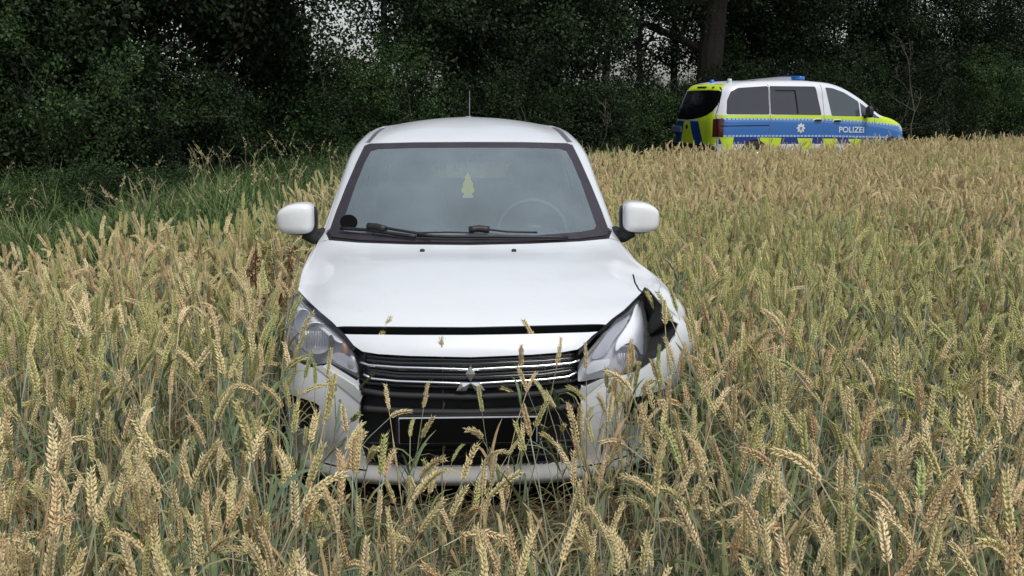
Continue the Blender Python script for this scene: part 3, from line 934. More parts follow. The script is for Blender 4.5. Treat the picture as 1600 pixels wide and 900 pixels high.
# wheels
def wheel(par, x, y, z, r, wd, rimr, name='wheel', spokes=7, steer=0.0):
    sgn = 1 if x > 0 else -1
    t = MB().lathe([(rimr, -wd / 2), (r - .03, -wd / 2), (r - .006, -wd / 2 + .02), (r, -wd / 2 + .05), (r, wd / 2 - .05), (r - .006, wd / 2 - .02), (r - .03, wd / 2), (rimr, wd / 2), (rimr, -wd / 2)], (0, 0, 0), 'x', 40)
    wh = t.build(name, rubber, par, True)
    wh.location = (x, y, z); wh.rotation_euler = (0, 0, steer)
    b = MB().lathe([(rimr, -wd / 2 + .01), (rimr, wd / 2 - .005), (rimr - .02, wd / 2 - .01), (rimr - .025, 0)], (0, 0, 0), 'x', 40)
    b.lathe([(.001, wd / 2 - .03), (.05, wd / 2 - .03), (.06, wd / 2 - .05)], (0, 0, 0), 'x', 20)
    for k in range(spokes):
        a_ = 2 * math.pi * k / spokes
        b.tube([(wd / 2 - .035, .04 * math.cos(a_), .04 * math.sin(a_)), (wd / 2 - .02, rimr * .97 * math.cos(a_), rimr * .97 * math.sin(a_))], [.022, .014], 6)
    if sgn < 0:
        for q in b.v: q.x = -q.x
    b.build('rim', alloy, wh, True, 40)
    MB().lathe([(.001, -.01), (rimr * .75, -.01), (rimr * .75, .01), (.001, .01)], (0, 0, 0), 'x', 24).build('brake_disc', mat("disc_steel", (.2, .2, .2), .4, .8), wh)
    return wh
for sg in (-1, 1):
    wheel(hatch, sg * .715, .78, .285, .285, .16, .19)
    wheel(hatch, sg * .725, 3.13, .285, .285, .16, .19)
    for yy in (.78, 3.13):
        MB().lathe([(.34, -.12), (.34, .10)], (sg * .70, yy, .30), 'x', 32).build('wheel_liner', black_gap, hatch, True)
MB().box((0, 1.9, .20), (1.5, 3.3, .04)).build('underbody', black_gap, hatch)
# interior
inn = MB()
dash = MB().sup((0, 1.42, .93), (.66, .24, .10), 3.5, 28).build('dashboard', dash_m, hatch, True)
MB().sup((.34, 1.50, 1.00), (.17, .13, .05), 3, 20).build('instrument_hood', dash_m, dash, True)
for x in (-.34, .34):
    st = MB().sup((x, 2.08, .92), (.22, .09, .34), 4, 24).sup((x, 1.88, .58), (.23, .27, .09), 4, 24).build('seat', cloth, hatch, True)
    MB().sup((x, 2.13, 1.29), (.12, .05, .085), 3, 18).tube([(x - .05, 2.12, 1.15), (x - .05, 2.12, 1.25)], .007, 6).tube([(x + .05, 2.12, 1.15), (x + .05, 2.12, 1.25)], .007, 6).build('headrest', cloth, st, True)
st = MB().sup((0, 2.92, .90), (.60, .10, .30), 5, 24).build('rear_seat', cloth, hatch, True)
for x in (-.36, .36): MB().sup((x, 2.93, 1.21), (.12, .045, .07), 3, 16).build('headrest', cloth, st, True)
# steering wheel
b = MB(); cen = Vector((.34, 1.69, 1.005)); tl_ = R(28)
ringp = []
for k in range(33):
    t = 2 * math.pi * k / 32
    ringp.append(cen + Vector((.185 * math.cos(t), .185 * math.sin(t) * math.sin(tl_) * 1.0, .185 * math.sin(t) * math.cos(tl_))))
b.tube(ringp, .016, 8, cap=False)
for t in (0, math.pi, -math.pi / 2):
    b.tube([cen + Vector((0, .02, 0)), cen + Vector((.185 * math.cos(t), .185 * math.sin(t) * math.sin(tl_), .185 * math.sin(t) * math.cos(tl_)))], .016, 6, flat=.5)
b.sup(cen + Vector((0, 0, 0)), (.06, .03, .05), 3, 16)
b.build('steering_wheel', mat("wheel_grey", (.05, .052, .055), .5), hatch, True)
# pale pillars trim and headliner
def pillar(y0, z0, x0, y1, z1, x1, w0):
    for sg in (-1, 1):
        MB().tube([(sg * x0, y0, z0), (sg * (x0 + x1) / 2, (y0 + y1) / 2, (z0 + z1) / 2), (sg * x1, y1, z1)], w0, 8, flat=.5).build('pillar_trim', grey_trim, hatch, True)
pillar(1.55, 1.07, .695, 1.98, 1.42, .565, .035)
pillar(2.49, .95, .725, 2.48, 1.44, .60, .045)
pillar(3.22, .98, .67, 3.10, 1.42, .55, .06)
MB().sup((0, 2.55, 1.495), (.55, .62, .02), 4, 24).build('headliner', grey_trim, hatch, True)
# interior mirror and sensor box
u, v = skin0.front([(734, 238)])[0]; p = at(734, 238.5, 1.80)
MB().sup(p, (.024, .02, .017), 4, 14).tube([p, p + Vector((0, .02, -.05))], .006, 6).build('sensor_box', gloss_black, hatch, True)
u, v = skin0.front([(757, 236.5)])[0]; p = at(758, 237.5, 1.83)
MB().sup(p, (.042, .016, .028), 3.6, 20).tube([p, p + Vector((0, .0, .04))], .008, 6).build('rear_view_mirror', gloss_black, hatch, True)
# bits on the parcel of the dash seen as pale marks
# air freshener hanging behind the glass (its own thing)
ff = empty('air_freshener', at(731, 262, 1.74))
tag(ff, "yellow cardboard fir-tree air freshener hanging behind the windscreen", "air freshener")
top_ = ff.location.copy()
sc_ = 1.0 / FPX * (1.74 + 4.1) * 1.02
prof = [(0, 6), (3, 13), (5, 15), (4, 17), (7, 23), (8.5, 25), (7, 27), (10, 33), (10, 37), (7.5, 38), (6, 39), (6, 42), (-6, 42), (-6, 39), (-7.5, 38), (-10, 37), (-10, 33), (-7, 27), (-8.5, 25), (-7, 23), (-4, 17), (-5, 15), (-3, 13)]
yel = mat("yellow_card", (1.0, 0.88, 0.03), 0.7)
palec = mat("pale_card", (0.75, 0.78, 0.60), 0.7)
Mx = Matrix.Rotation(R(90), 4, 'X')
MB().prism([(x * sc_, -y * sc_) for x, y in prof], .003, Mx).build('card', yel, ff)
MB().prism([(x * sc_, -y * sc_) for x, y in [(-8, 42), (8, 42), (8, 46), (-8, 46)]], .003, Mx).build('card_base', palec, ff)
MB().tube([(0, 0, -.006 * 4), (0.0, 0, .05), (.03, -.01, .085)], .0012, 5).build('string', mat("string", (.5, .5, .5), .8), ff)
# ================================================================== plants
rnd = random.Random(7)
nrg = np.random.default_rng(11)

def rand_mat(name, stops, rough=0.7, scale=40, var=0.25, trans=0.0, spec=0.25):
    """colour picked per plant from a ramp, with fine variation along the plant"""
    m, n, l, p = new_mat(name)
    oi = n.new("ShaderNodeObjectInfo")
    rp = n.new("ShaderNodeValToRGB")
    e = rp.color_ramp.elements
    while len(e) > 1: e.remove(e[-1])
    e[0].position, e[0].color = stops[0][0], (*stops[0][1], 1)
    for pos, c in stops[1:]:
        q = e.new(pos); q.color = (*c, 1)
    l.new(oi.outputs["Random"], rp.inputs[0])
    tc = n.new("ShaderNodeTexCoord"); nz = n.new("ShaderNodeTexNoise"); nz.inputs["Scale"].default_value = scale
    l.new(tc.outputs["Object"], nz.inputs["Vector"])
    mr = n.new("ShaderNodeMapRange"); mr.inputs[1].default_value = .3; mr.inputs[2].default_value = .7
    mr.inputs[3].default_value = 1 - var; mr.inputs[4].default_value = 1 + var
    l.new(nz.outputs[0], mr.inputs[0])
    hs = n.new("ShaderNodeHueSaturation")
    l.new(rp.outputs[0], hs.inputs["Color"]); l.new(mr.outputs[0], hs.inputs["Value"])
    l.new(hs.outputs[0], p.inputs["Base Color"])
    p.inputs["Roughness"].default_value = rough
    p.inputs["Specular IOR Level"].default_value = spec
    if trans:
        tb = n.new("ShaderNodeBsdfTranslucent"); mx = n.new("ShaderNodeMixShader"); mx.inputs[0].default_value = trans
        l.new(hs.outputs[0], tb.inputs[0]); l.new(p.outputs[0], mx.inputs[1]); l.new(tb.outputs[0], mx.inputs[2])
        l.new(mx.outputs[0], n["Material Output"].inputs[0])
    return m

ear_gold = rand_mat("ear_gold", [(0, (.65, .53, .27)), (.25, (.71, .58, .33)), (.5, (.60, .53, .25)), (.75, (.76, .63, .38)), (.9, (.64, .47, .26)), (1, (.54, .39, .21))], scale=90, trans=.12)
ear_green = rand_mat("ear_green", [(0, (.47, .47, .19)), (.35, (.58, .52, .23)), (.6, (.40, .44, .18)), (.85, (.62, .53, .26)), (1, (.50, .49, .25))], scale=90, trans=.12)
stem_m = rand_mat("wheat_stem", [(0, (.24, .31, .21)), (.2, (.38, .38, .20)), (.4, (.20, .29, .24)), (.6, (.48, .34, .22)), (.8, (.52, .43, .25)), (1, (.26, .34, .26))], scale=12)
leaf_m = rand_mat("wheat_leaf", [(0, (.14, .19, .09)), (.3, (.20, .24, .10)), (.5, (.13, .18, .12)), (.7, (.34, .31, .14)), (.85, (.42, .35, .18)), (1, (.36, .24, .13))], scale=14, trans=.25)
grass_m = rand_mat("grass_blade", [(0, (.07, .13, .035)), (.35, (.11, .18, .05)), (.6, (.06, .11, .04)), (.8, (.14, .20, .065)), (.9, (.17, .19, .09)), (1, (.34, .30, .17))], scale=8, trans=.25)
seed_m = rand_mat("grass_seed", [(0, (.38, .31, .18)), (1, (.30, .27, .14))], scale=30)

straw_m = rand_mat('flattened_straw', [(0, (.16, .13, .07)), (.4, (.10, .10, .05)), (.7, (.20, .15, .08)), (1, (.08, .09, .045))], scale=14)

def ribbon(mb, pts, widths, side, mi, fold=0.25):
    """a leaf blade: two strips meeting in a shallow keel"""
    vs, fs = [], []
    n = len(pts)
    for i, p in enumerate(pts):
        t = (pts[min(i + 1, n - 1)] - pts[max(i - 1, 0)]).normalized()
        s_ = (side - t * side.dot(t)).normalized()
        up_ = t.cross(s_)
        w = widths[i]
        vs += [p - s_ * w + up_ * w * fold, p.copy(), p + s_ * w + up_ * w * fold]
    for i in range(n - 1):
        a = i * 3
        fs += [(a, a + 1, a + 4, a + 3), (a + 1, a + 2, a + 5, a + 4)]
    mb.add(vs, fs, mi)

def wheat_parts(sd, h, nod, awn=.012, cheap=False):
    """stem, ear, leaf collectors of one plant; nod = how far the ear hangs (radians)"""
    r = random.Random(sd)
    lean = r.uniform(.02, .12); az = r.uniform(0, 2 * math.pi)
    d = Vector((math.cos(az), math.sin(az), 0))
    stem, ear, leaf = MB(), MB(), []
    pts = [Vector((0, 0, 0))]
    ang = 0.0; n = 6
    for i in range(1, n + 1):
        f = i / n
        ang = lean * f + nod * .35 * max(0, f - .6) / .4
        pts.append(pts[-1] + (d * math.sin(ang) + Vector((0, 0, math.cos(ang)))) * (h / n))
    stem.tube(pts, [.0026, .0025, .0023, .0021, .0019, .0017, .0015], 3, cap=False)
    # ear axis
    L = r.uniform(.084, .110); m = 9 if cheap else 11
    p = pts[-1].copy(); axis = [p.copy()]; dirs = []
    for i in range(m):
        a2 = ang + nod * .65 * (i + 1) / m
        t = d * math.sin(a2) + Vector((0, 0, math.cos(a2)))
        dirs.append(t); p = p + t * (L / m); axis.append(p.copy())
    tw = r.uniform(0, math.pi)
    side0 = d.cross(Vector((0, 0, 1)))
    ear.tube(axis, [.0022] * (m - 2) + [.0018, .0014, .0008], 5, cap=False)
    for i in range(m):
        t = dirs[i]
        s1 = (side0 - t * side0.dot(t)).normalized(); s2 = t.cross(s1)
        e1 = s1 * math.cos(tw) + s2 * math.sin(tw); e2 = t.cross(e1)
        w = (.55 + .45 * math.sin(math.pi * min((i + 1.2) / m, 1) ** .8)) if i < m - 1 else .55
        for sg in ((1, -1)):
            for q in ((-1, 1) if not cheap else (0,)):
                base = axis[i] + (t * (L / m) * (.5 if sg > 0 else 0)) + e2 * (q * .0022)
                out = (t * .80 + Vector((r.gauss(0, .09), r.gauss(0, .09), r.gauss(0, .09))) + e1 * sg * r.uniform(.38, .58) + e2 * q * r.uniform(.22, .36)).normalized()
                ln = .0148 * (.75 + .25 * w) * r.uniform(.78, 1.2); wd = .0037 * w * (1.35 if cheap else 1)
                a_ = out.cross(e2).normalized(); b_ = out.cross(a_)
                mid = base + out * ln * .45 + e1 * sg * .001
                tip = base + out * ln + t * .001
                vs = [base, mid + a_ * wd, mid + b_ * wd, mid - a_ * wd, mid - b_ * wd, tip]
                fs = [(0, 2, 1), (0, 3, 2), (0, 4, 3), (0, 1, 4), (5, 1, 2), (5, 2, 3), (5, 3, 4), (5, 4, 1)]
                ear.add(vs, fs)
                if awn and not cheap and r.random() < .55:
                    al = awn * r.uniform(.4, 1.2)
                    tp = tip + (t * .9 + e1 * sg * .3).normalized() * al
                    ear.add([tip + a_ * .0004, tip - a_ * .0004, tp], [(0, 1, 2)])
    # leaves
    for k in range(1 if cheap else r.choice((2, 3, 3, 4))):
        f = r.uniform(.15, .82) if k else r.uniform(.6, .8)
        i = int(f * n); b0 = pts[i].lerp(pts[i + 1], f * n - i)
        a3 = r.uniform(0, 2 * math.pi); o = Vector((math.cos(a3), math.sin(a3), 0))
        ln = r.uniform(.14, .26); el = r.uniform(.9, 1.35); dr = r.uniform(.5, 2.2)
        q = b0.copy(); lp = [q.copy()]
        for j in range(5):
            ea = el - dr * (j / 4) ** 1.3
            q = q + (o * math.cos(ea) + Vector((0, 0, math.sin(ea)))) * ln / 5
            lp.append(q.copy())
        w0 = r.uniform(.004, .0065)
        leaf.append(MB()); ribbon(leaf[-1], lp, [w0 * .6, w0, w0, w0 * .85, w0 * .55, .0004], o.cross(Vector((0, 0, 1))) + Vector((0, 0, r.uniform(-.3, .3))), 0)
    return stem, ear, leaf

def unlinked(name, mb, mats):
    o = mobj(name, mb.v, mb.f, mats, None, False, mb.m, link=False)
    return o

def merge(parts, mis):
    a = MB()
    for p, mi in zip(parts, mis): a.add(p.v, p.f, mi)
    return a

def scatter(name, protos, pos, idx, rot, scl, kind='stuff', label=None):
    """one object: plants set on the points by geometry nodes"""
    coll = bpy.data.collections.new(name + "_kinds")
    for k, o in enumerate(protos):
        o.name = "%s_kind.%03d" % (name, k); coll.objects.link(o)
    order = sorted(range(len(protos)), key=lambda k: protos[k].name)
    me = bpy.data.meshes.new(name)
    me.vertices.add(len(pos)); me.vertices.foreach_set("co", np.asarray(pos, np.float32).ravel())
    a = me.attributes.new("kind_index", 'INT', 'POINT'); a.data.foreach_set("value", np.asarray(idx, np.int32))
    a = me.attributes.new("turn", 'FLOAT_VECTOR', 'POINT'); a.data.foreach_set("vector", np.asarray(rot, np.float32).ravel())
    a = me.attributes.new("size", 'FLOAT', 'POINT'); a.data.foreach_set("value", np.asarray(scl, np.float32))
    o = bpy.data.objects.new(name, me); COL.objects.link(o)
    ng = bpy.data.node_groups.new(name, 'GeometryNodeTree')
    ng.interface.new_socket("Geometry", in_out='INPUT', socket_type='NodeSocketGeometry')
    ng.interface.new_socket("Geometry", in_out='OUTPUT', socket_type='NodeSocketGeometry')
    N, L = ng.nodes, ng.links
    gi, go = N.new("NodeGroupInput"), N.new("NodeGroupOutput")
    ci = N.new("GeometryNodeCollectionInfo"); ci.inputs["Collection"].default_value = coll
    ci.inputs["Separate Children"].default_value = True; ci.inputs["Reset Children"].default_value = True
    ip = N.new("GeometryNodeInstanceOnPoints"); ip.inputs["Pick Instance"].default_value = True
    def attr(nm, ty):
        q = N.new("GeometryNodeInputNamedAttribute"); q.data_type = ty; q.inputs["Name"].default_value = nm; return q.outputs["Attribute"]
    L.new(gi.outputs[0], ip.inputs["Points"]); L.new(ci.outputs[0], ip.inputs["Instance"])
    L.new(attr("kind_index", 'INT'), ip.inputs["Instance Index"])
    e2r = N.new("FunctionNodeEulerToRotation"); L.new(attr("turn", 'FLOAT_VECTOR'), e2r.inputs[0])
    L.new(e2r.outputs[0], ip.inputs["Rotation"]); L.new(attr("size", 'FLOAT'), ip.inputs["Scale"])
    L.new(ip.outputs[0], go.inputs[0])
    md = o.modifiers.new("scatter", 'NODES'); md.node_group = ng
    tag(o, label, None, None, kind)
    return o

def vnoise(x, y, s, seed):
    """smooth value noise 0..1 for arrays"""
    rg = np.random.default_rng(seed); T = rg.random((64, 64))
    X, Y = x / s + 100, y / s + 100
    i, j = np.floor(X).astype(int), np.floor(Y).astype(int); f, g = X - i, Y - j
    f, g = f * f * (3 - 2 * f), g * g * (3 - 2 * g)
    t = lambda a, b: T[a % 64, b % 64]
    return t(i, j) * (1 - f) * (1 - g) + t(i + 1, j) * f * (1 - g) + t(i, j + 1) * (1 - f) * g + t(i + 1, j + 1) * f * g

# ---- where the wheat grows
edge = [(-13, -5.5), (-7, -1.6), (-3.9, 1.5), (-2.5, 3.0), (-1.95, 4.1), (-1.45, 4.7), (-1.5, 6.8), (2.1, 13.0), (9.2, 17.2), (15, 20.0)]
field = edge + [(15, -5.5)]
ex = np.array([e[0] for e in edge]); ey = np.array([e[1] for e in edge])
def in_field(x, y):
    c = np.zeros(len(x), bool); n = len(field); j = n - 1
    for i in range(n):
        xi, yi = field[i]; xj, yj = field[j]
        hit = ((yi > y) != (yj > y))
        with np.errstate(divide='ignore', invalid='ignore'):
            c ^= hit & (x < (xj - xi) * (y - yi) / ((yj - yi) if yj != yi else 1e-9) + xi)
        j = i
    return c
DENS = 330
N0 = int(28 * 26 * DENS)
wx = nrg.uniform(-13, 15, N0); wy = nrg.uniform(-5.5, 20.5, N0)
wob = (vnoise(wx, wy, 1.1, 5) - .5) * 1.1 + nrg.normal(0, .28, N0) * (wx < 0)
keep = in_field(wx, wy - wob * .8)
dist = np.hypot(wx, wy + 4.1)
# only what lies in front of the viewpoint plus a margin to the sides
keep &= (np.abs(wx - .04 * (wy + 4.1)) < .62 * (wy + 4.1) + 3.0) & (wy > -4.1)
keep &= dist > .95
# the car stands on its own track: nothing under or inside it
keep &= ~((np.abs(wx) < .86 + .10 * np.exp(-((wy - .5) / .4) ** 2) * (wx > 0)) & (wy > .06) & (wy < 3.95))
# flattened swath in front of the bumper
u1 = nrg.random(N0)
pf = np.ones(N0)
fr = (wy > -1.15) & (wy <= .12)
pf = np.where(fr & (np.abs(wx + .05) < .62), .16, pf)
pf = np.where(fr & (np.abs(wx + .02) < .34) & (wy > -.95), .10, pf)
pf = np.where(fr & (wx < -.5) & (wx > -.95), .62, pf)
pf = np.where(fr & (wx < -.2) & (wx > -.62) & (wy > -1.0), .10, pf)
pf = np.where(fr & (wx > .42) & (wx < 1.05), .80, pf)
pf = np.where((wy > -1.75) & (wy <= -1.15) & (wx > -.75) & (wx < .1), 1.1, pf)
pf *= np.clip(.35 + 1.3 * vnoise(wx, wy, .38, 9), .3, 1.25)
pf *= np.where(dist < 3.4, .62, 1.0) * np.where(((wx - 1.25) / .55) ** 2 + ((wy + .65) / .5) ** 2 < 1, .40, 1.0) * np.where((dist >= 3.2) & (dist < 5), .8, 1.0)
keep &= u1 < pf
wx, wy = wx[keep], wy[keep]; nW = len(wx)
dist = np.hypot(wx, wy + 4.1)
gold = .56 + 1.5 * (vnoise(wx, wy, 2.2, 21) - .5) + .5 * (vnoise(wx, wy, .5, 22) - .5)
gold += np.where(wy > 4.5, .62, 0) - .55 * np.exp(-((wx - 2.2) / 1.3) ** 2 - ((wy - 3.2) / 2.2) ** 2) + .35 * np.exp(-((wx + 2.2) / .9) ** 2 - ((wy - .2) / 1.3) ** 2)
gold -= .35 * ((wx < -1.0) & (wy > 2.6) & (wy < 8))
gold += .20 * ((wx > .3) & (wy < .3) & (wx < 1.6))
isg = nrg.random(nW) < np.clip(gold, .08, .92)
NK = 32
protos, parts_of = [], []
for k in range(NK):
    golden = k < NK // 2
    nod = [0.08, .2, .35, .55, .9, 1.35, .12, .45, 1.8, .28][k % 10] * (1 if golden else .6) * (1 + .015 * (k % 7))
    pr = wheat_parts(100 + k, .70 + .008 * (k % 7), nod)
    parts_of.append((pr, golden))
    protos.append(unlinked("w", merge([pr[0], pr[1]] + pr[2], [0, 1] + [2] * len(pr[2])), [stem_m, ear_gold if golden else ear_green, leaf_m]))
widx = np.where(isg, nrg.integers(0, NK // 2, nW), nrg.integers(NK // 2, NK, nW))
tip = vnoise(wx, wy, 1.3, 31) * 2 * math.pi
lodge = .10 + .14 * (wy > 4) + .50 * np.clip(vnoise(wx, wy, .9, 33) - .45, 0, 1)
# lodged patch right of the car
lodge += .55 * np.exp(-((wx - 2.3) / .8) ** 2 - ((wy - .2) / .9) ** 2) + .30 * np.exp(-((wx - 3.2) / .9) ** 2 - ((wy - 2.6) / 1.0) ** 2)
wr = np.zeros((nW, 3))
wr[:, 0] = nrg.normal(0, .15, nW) + lodge * np.cos(tip)
wr[:, 1] = nrg.normal(0, .15, nW) + lodge * np.sin(tip)
wr[:, 2] = nrg.uniform(0, 2 * math.pi, nW)
brk = nrg.random(nW) < .05
wr[:, 0] += np.where(brk, nrg.normal(0, .55, nW), 0); wr[:, 1] += np.where(brk, nrg.normal(0, .55, nW), 0)
# beside the body the stalks lean away from the car
nearc = (np.abs(wx) < 1.15) & (wy > 0) & (wy < 4.1)
wr[:, 1] = np.where(nearc, np.sign(wx) * np.abs(nrg.normal(.22, .10, nW)), wr[:, 1])
ws_ = np.clip(nrg.normal(.985, .10, nW) - .22 * (nrg.random(nW) < .22) * nrg.random(nW), .60, 1.2) * (.97 + .12 * (vnoise(wx, wy, 1.6, 41) - .5))
ws_ *= np.where(wy > 9, .985, (.93 + .20 * vnoise(wx, wy, .42, 77)) * (.96 + .12 * vnoise(wx, wy, 1.9, 78)))
ws_ *= np.where((wx > .45) & (wx < 1.15) & (wy > -.7) & (wy < .3), 1.0, 1.0)
# sparse standing stalks left in front of the plate are a touch shorter
ws_ *= np.where((np.abs(wx) < .7) & (wy > -.9) & (wy < .15), .90, 1.0)
wpos = np.stack([wx, wy, np.zeros(nW)], 1)
# the 290 nearest standing plants are things of their own
head_z = .80
order = np.argsort(dist + 50 * (np.abs(wx - .04 * (wy + 4.1)) > .40 * (dist)))
own = [i for i in order[:290]]
mask = np.ones(nW, bool); mask[own] = False
field_o = scatter("wheat_field", protos, wpos[mask], widx[mask], wr[mask], ws_[mask])
field_o["label"] = "dense field of ripening wheat"
wcopies = {}
def wheat_root(k):
    (st_, er_, lf_), golden = parts_of[k]
    if k not in wcopies:
        ms = []
        for nm, mb, mt in (("stem", st_, stem_m), ("ear", er_, ear_gold if golden else ear_green), *[("leaf", q, leaf_m) for q in lf_]):
            o = mobj(nm, mb.v, mb.f, mt, None, link=False); ms.append(o)
        wcopies[k] = ms
    return wcopies[k]
for i in own:
    k = int(widx[i])
    e_ = bpy.data.objects.new("wheat_stalk", None); e_.empty_display_size = .05; COL.objects.link(e_)
    e_.location = tuple(wpos[i]); e_.rotation_euler = tuple(wr[i]); e_.scale = (ws_[i],) * 3
    g_ = k < NK // 2
    nodd = (k % 10) in (4, 5, 8)
    q_ = Vector(wpos[i]) + Vector((0, 0, .75 * ws_[i])) - CAM
    sx1 = 800 + FPX * q_.dot(_rt) / q_.dot(_fw)
    pl_ = ["at the left edge of the view", "well left of the hatchback", "just left of the hatchback", "before its sound headlight", "before the number plate",
           "before the loose headlight", "just right of the hatchback", "well right of the hatchback", "at the right edge of the view"][int(np.searchsorted([150, 300, 450, 590, 860, 1060, 1200, 1400], sx1))]
    dp_ = "nearest " if dist[i] < 2.1 else ("" if dist[i] < 2.7 else "farther ")
    hgt = "tall " if ws_[i] > 1.06 else ("short " if ws_[i] < .88 else "")
    nd_ = "hooked" if nodd else ("slanting" if (k % 10) in (2, 3, 7, 9) else "upright")
    tag(e_, "%s%s%s wheat stalk with %s ear %s" % (dp_, hgt, "golden" if g_ else "greenish", nd_, pl_), "wheat", "standing wheat stalks in the foreground")
    for o in wheat_root(k):
        c = o.copy(); COL.objects.link(c); c.parent = e_
# bare tillers and dead leaves that stand between the ears
def tillers(sd):
    r = random.Random(sd); mb = MB()
    for _ in range(5):
        b0 = Vector((r.uniform(-.04, .04), r.uniform(-.04, .04), 0)); a = r.uniform(0, 6.28); d = Vector((math.cos(a), math.sin(a), 0)); h = r.uniform(.30, .62)
        pts = [b0, b0 + Vector((0, 0, h * .5)) + d * r.uniform(0, .04), b0 + Vector((0, 0, h)) + d * r.uniform(.02, .14)]
        mb.tube(pts, [.0024, .0021, .0014], 3, cap=False)
        for _k in range(1):
            f = r.uniform(.25, .9); c = pts[0].lerp(pts[2], f); a = r.uniform(0, 6.28); o = Vector((math.cos(a), math.sin(a), 0)); ln = r.uniform(.12, .26); el = r.uniform(.7, 1.4); dr = r.uniform(.3, 2.6)
            q = c.copy(); lp = [q.copy()]
            for j in range(5):
                e3 = el - dr * (j / 4); q = q + (o * math.cos(e3) + Vector((0, 0, math.sin(e3)))) * ln / 5; lp.append(q.copy())
            w0 = r.uniform(.0035, .0065)
            ribbon(mb, lp, [w0 * .6, w0, w0, w0 * .8, w0 * .5, .0004], o.cross(Vector((0, 0, 1))) + Vector((0, 0, r.uniform(-.3, .3))), 1)
    return unlinked("t", mb, [stem_m, leaf_m])
nT = 70000
tx_ = nrg.uniform(-9, 12, nT); ty_ = nrg.uniform(-4, 12, nT)
k_ = in_field(tx_, ty_) & (np.abs(tx_ - .04 * (ty_ + 4.1)) < .54 * (ty_ + 4.1) + 1) & (np.hypot(tx_, ty_ + 4.1) > 1.1)
k_ &= nrg.random(nT) < np.where(ty_ < 1.5, 1.0, .45)
k_ &= ~((np.abs(tx_) < .90) & (ty_ > -.05) & (ty_ < 3.95))
k_ &= ~((np.abs(tx_) < .98) & (ty_ > -.55) & (ty_ < .2)) & ~((np.abs(tx_ + .05) < .70) & (ty_ > -1.3) & (ty_ < .15) & (nrg.random(nT) < .5))
tx_, ty_ = tx_[k_], ty_[k_]; nt = len(tx_)
till = scatter("bare_tillers", [tillers(500 + s_) for s_ in range(10)], np.stack([tx_, ty_, np.zeros(nt)], 1), nrg.integers(0, 10, nt),
        np.stack([nrg.normal(0, .12, nt), nrg.normal(0, .12, nt), nrg.uniform(0, 6.28, nt)], 1), nrg.uniform(.75, 1.15, nt) * np.where((np.abs(tx_) < .95) & (ty_ > -1.35) & (ty_ < .2), .58, 1.0))
till["label"] = "bare stems and dry leaves standing between the wheat ears"
# trampled straw in the swath
def straw_clump(sd):
    r = random.Random(sd); mb = MB()
    for _ in range(26):
        a = r.uniform(0, 2 * math.pi); p = Vector((r.uniform(-.12, .12), r.uniform(-.12, .12), r.uniform(.0, .05)))
        d = Vector((math.cos(a), math.sin(a), r.uniform(-.02, .55))); ln = r.uniform(.12, .34)
        if r.random() < .55:
            mb.tube([p, p + d * ln * .5, p + d * ln + Vector((0, 0, -.03))], .0017, 3, mi=0, cap=False)
        else:
            pts = [p + d * ln * t + Vector((0, 0, -.12 * t * t)) for t in (0, .25, .5, .75, 1)]
            ribbon(mb, pts, [.003, .005, .005, .004, .0005], d.cross(Vector((0, 0, 1))), 1)
    return unlinked("s", mb, [straw_m, straw_m])
nS = 26000
sx_ = nrg.uniform(-11, 13, nS); sy_ = nrg.uniform(-4, 16, nS)
k_ = in_field(sx_, sy_) & (np.abs(sx_ - .04 * (sy_ + 4.1)) < .54 * (sy_ + 4.1) + 1) & (nrg.random(nS) < np.where(sy_ < 2, 1.0, .35))
k_ &= ~((np.abs(sx_) < .85) & (sy_ > .15) & (sy_ < 3.9))
sx_, sy_ = sx_[k_], sy_[k_]
extra = 900
sx_ = np.r_[sx_, nrg.uniform(-.9, .8, extra)]; sy_ = np.r_[sy_, nrg.uniform(-1.6, .05, extra)]
ns = len(sx_)
straw = scatter("trampled_straw", [straw_clump(s) for s in range(6)], np.stack([sx_, sy_, np.zeros(ns)], 1), nrg.integers(0, 6, ns),
        np.stack([nrg.normal(0, .1, ns), nrg.normal(0, .1, ns), nrg.uniform(0, 6.28, ns)], 1), nrg.uniform(.7, 1.3, ns))
straw["label"] = "flattened straw and leaves under the wheat"

grass_end = None
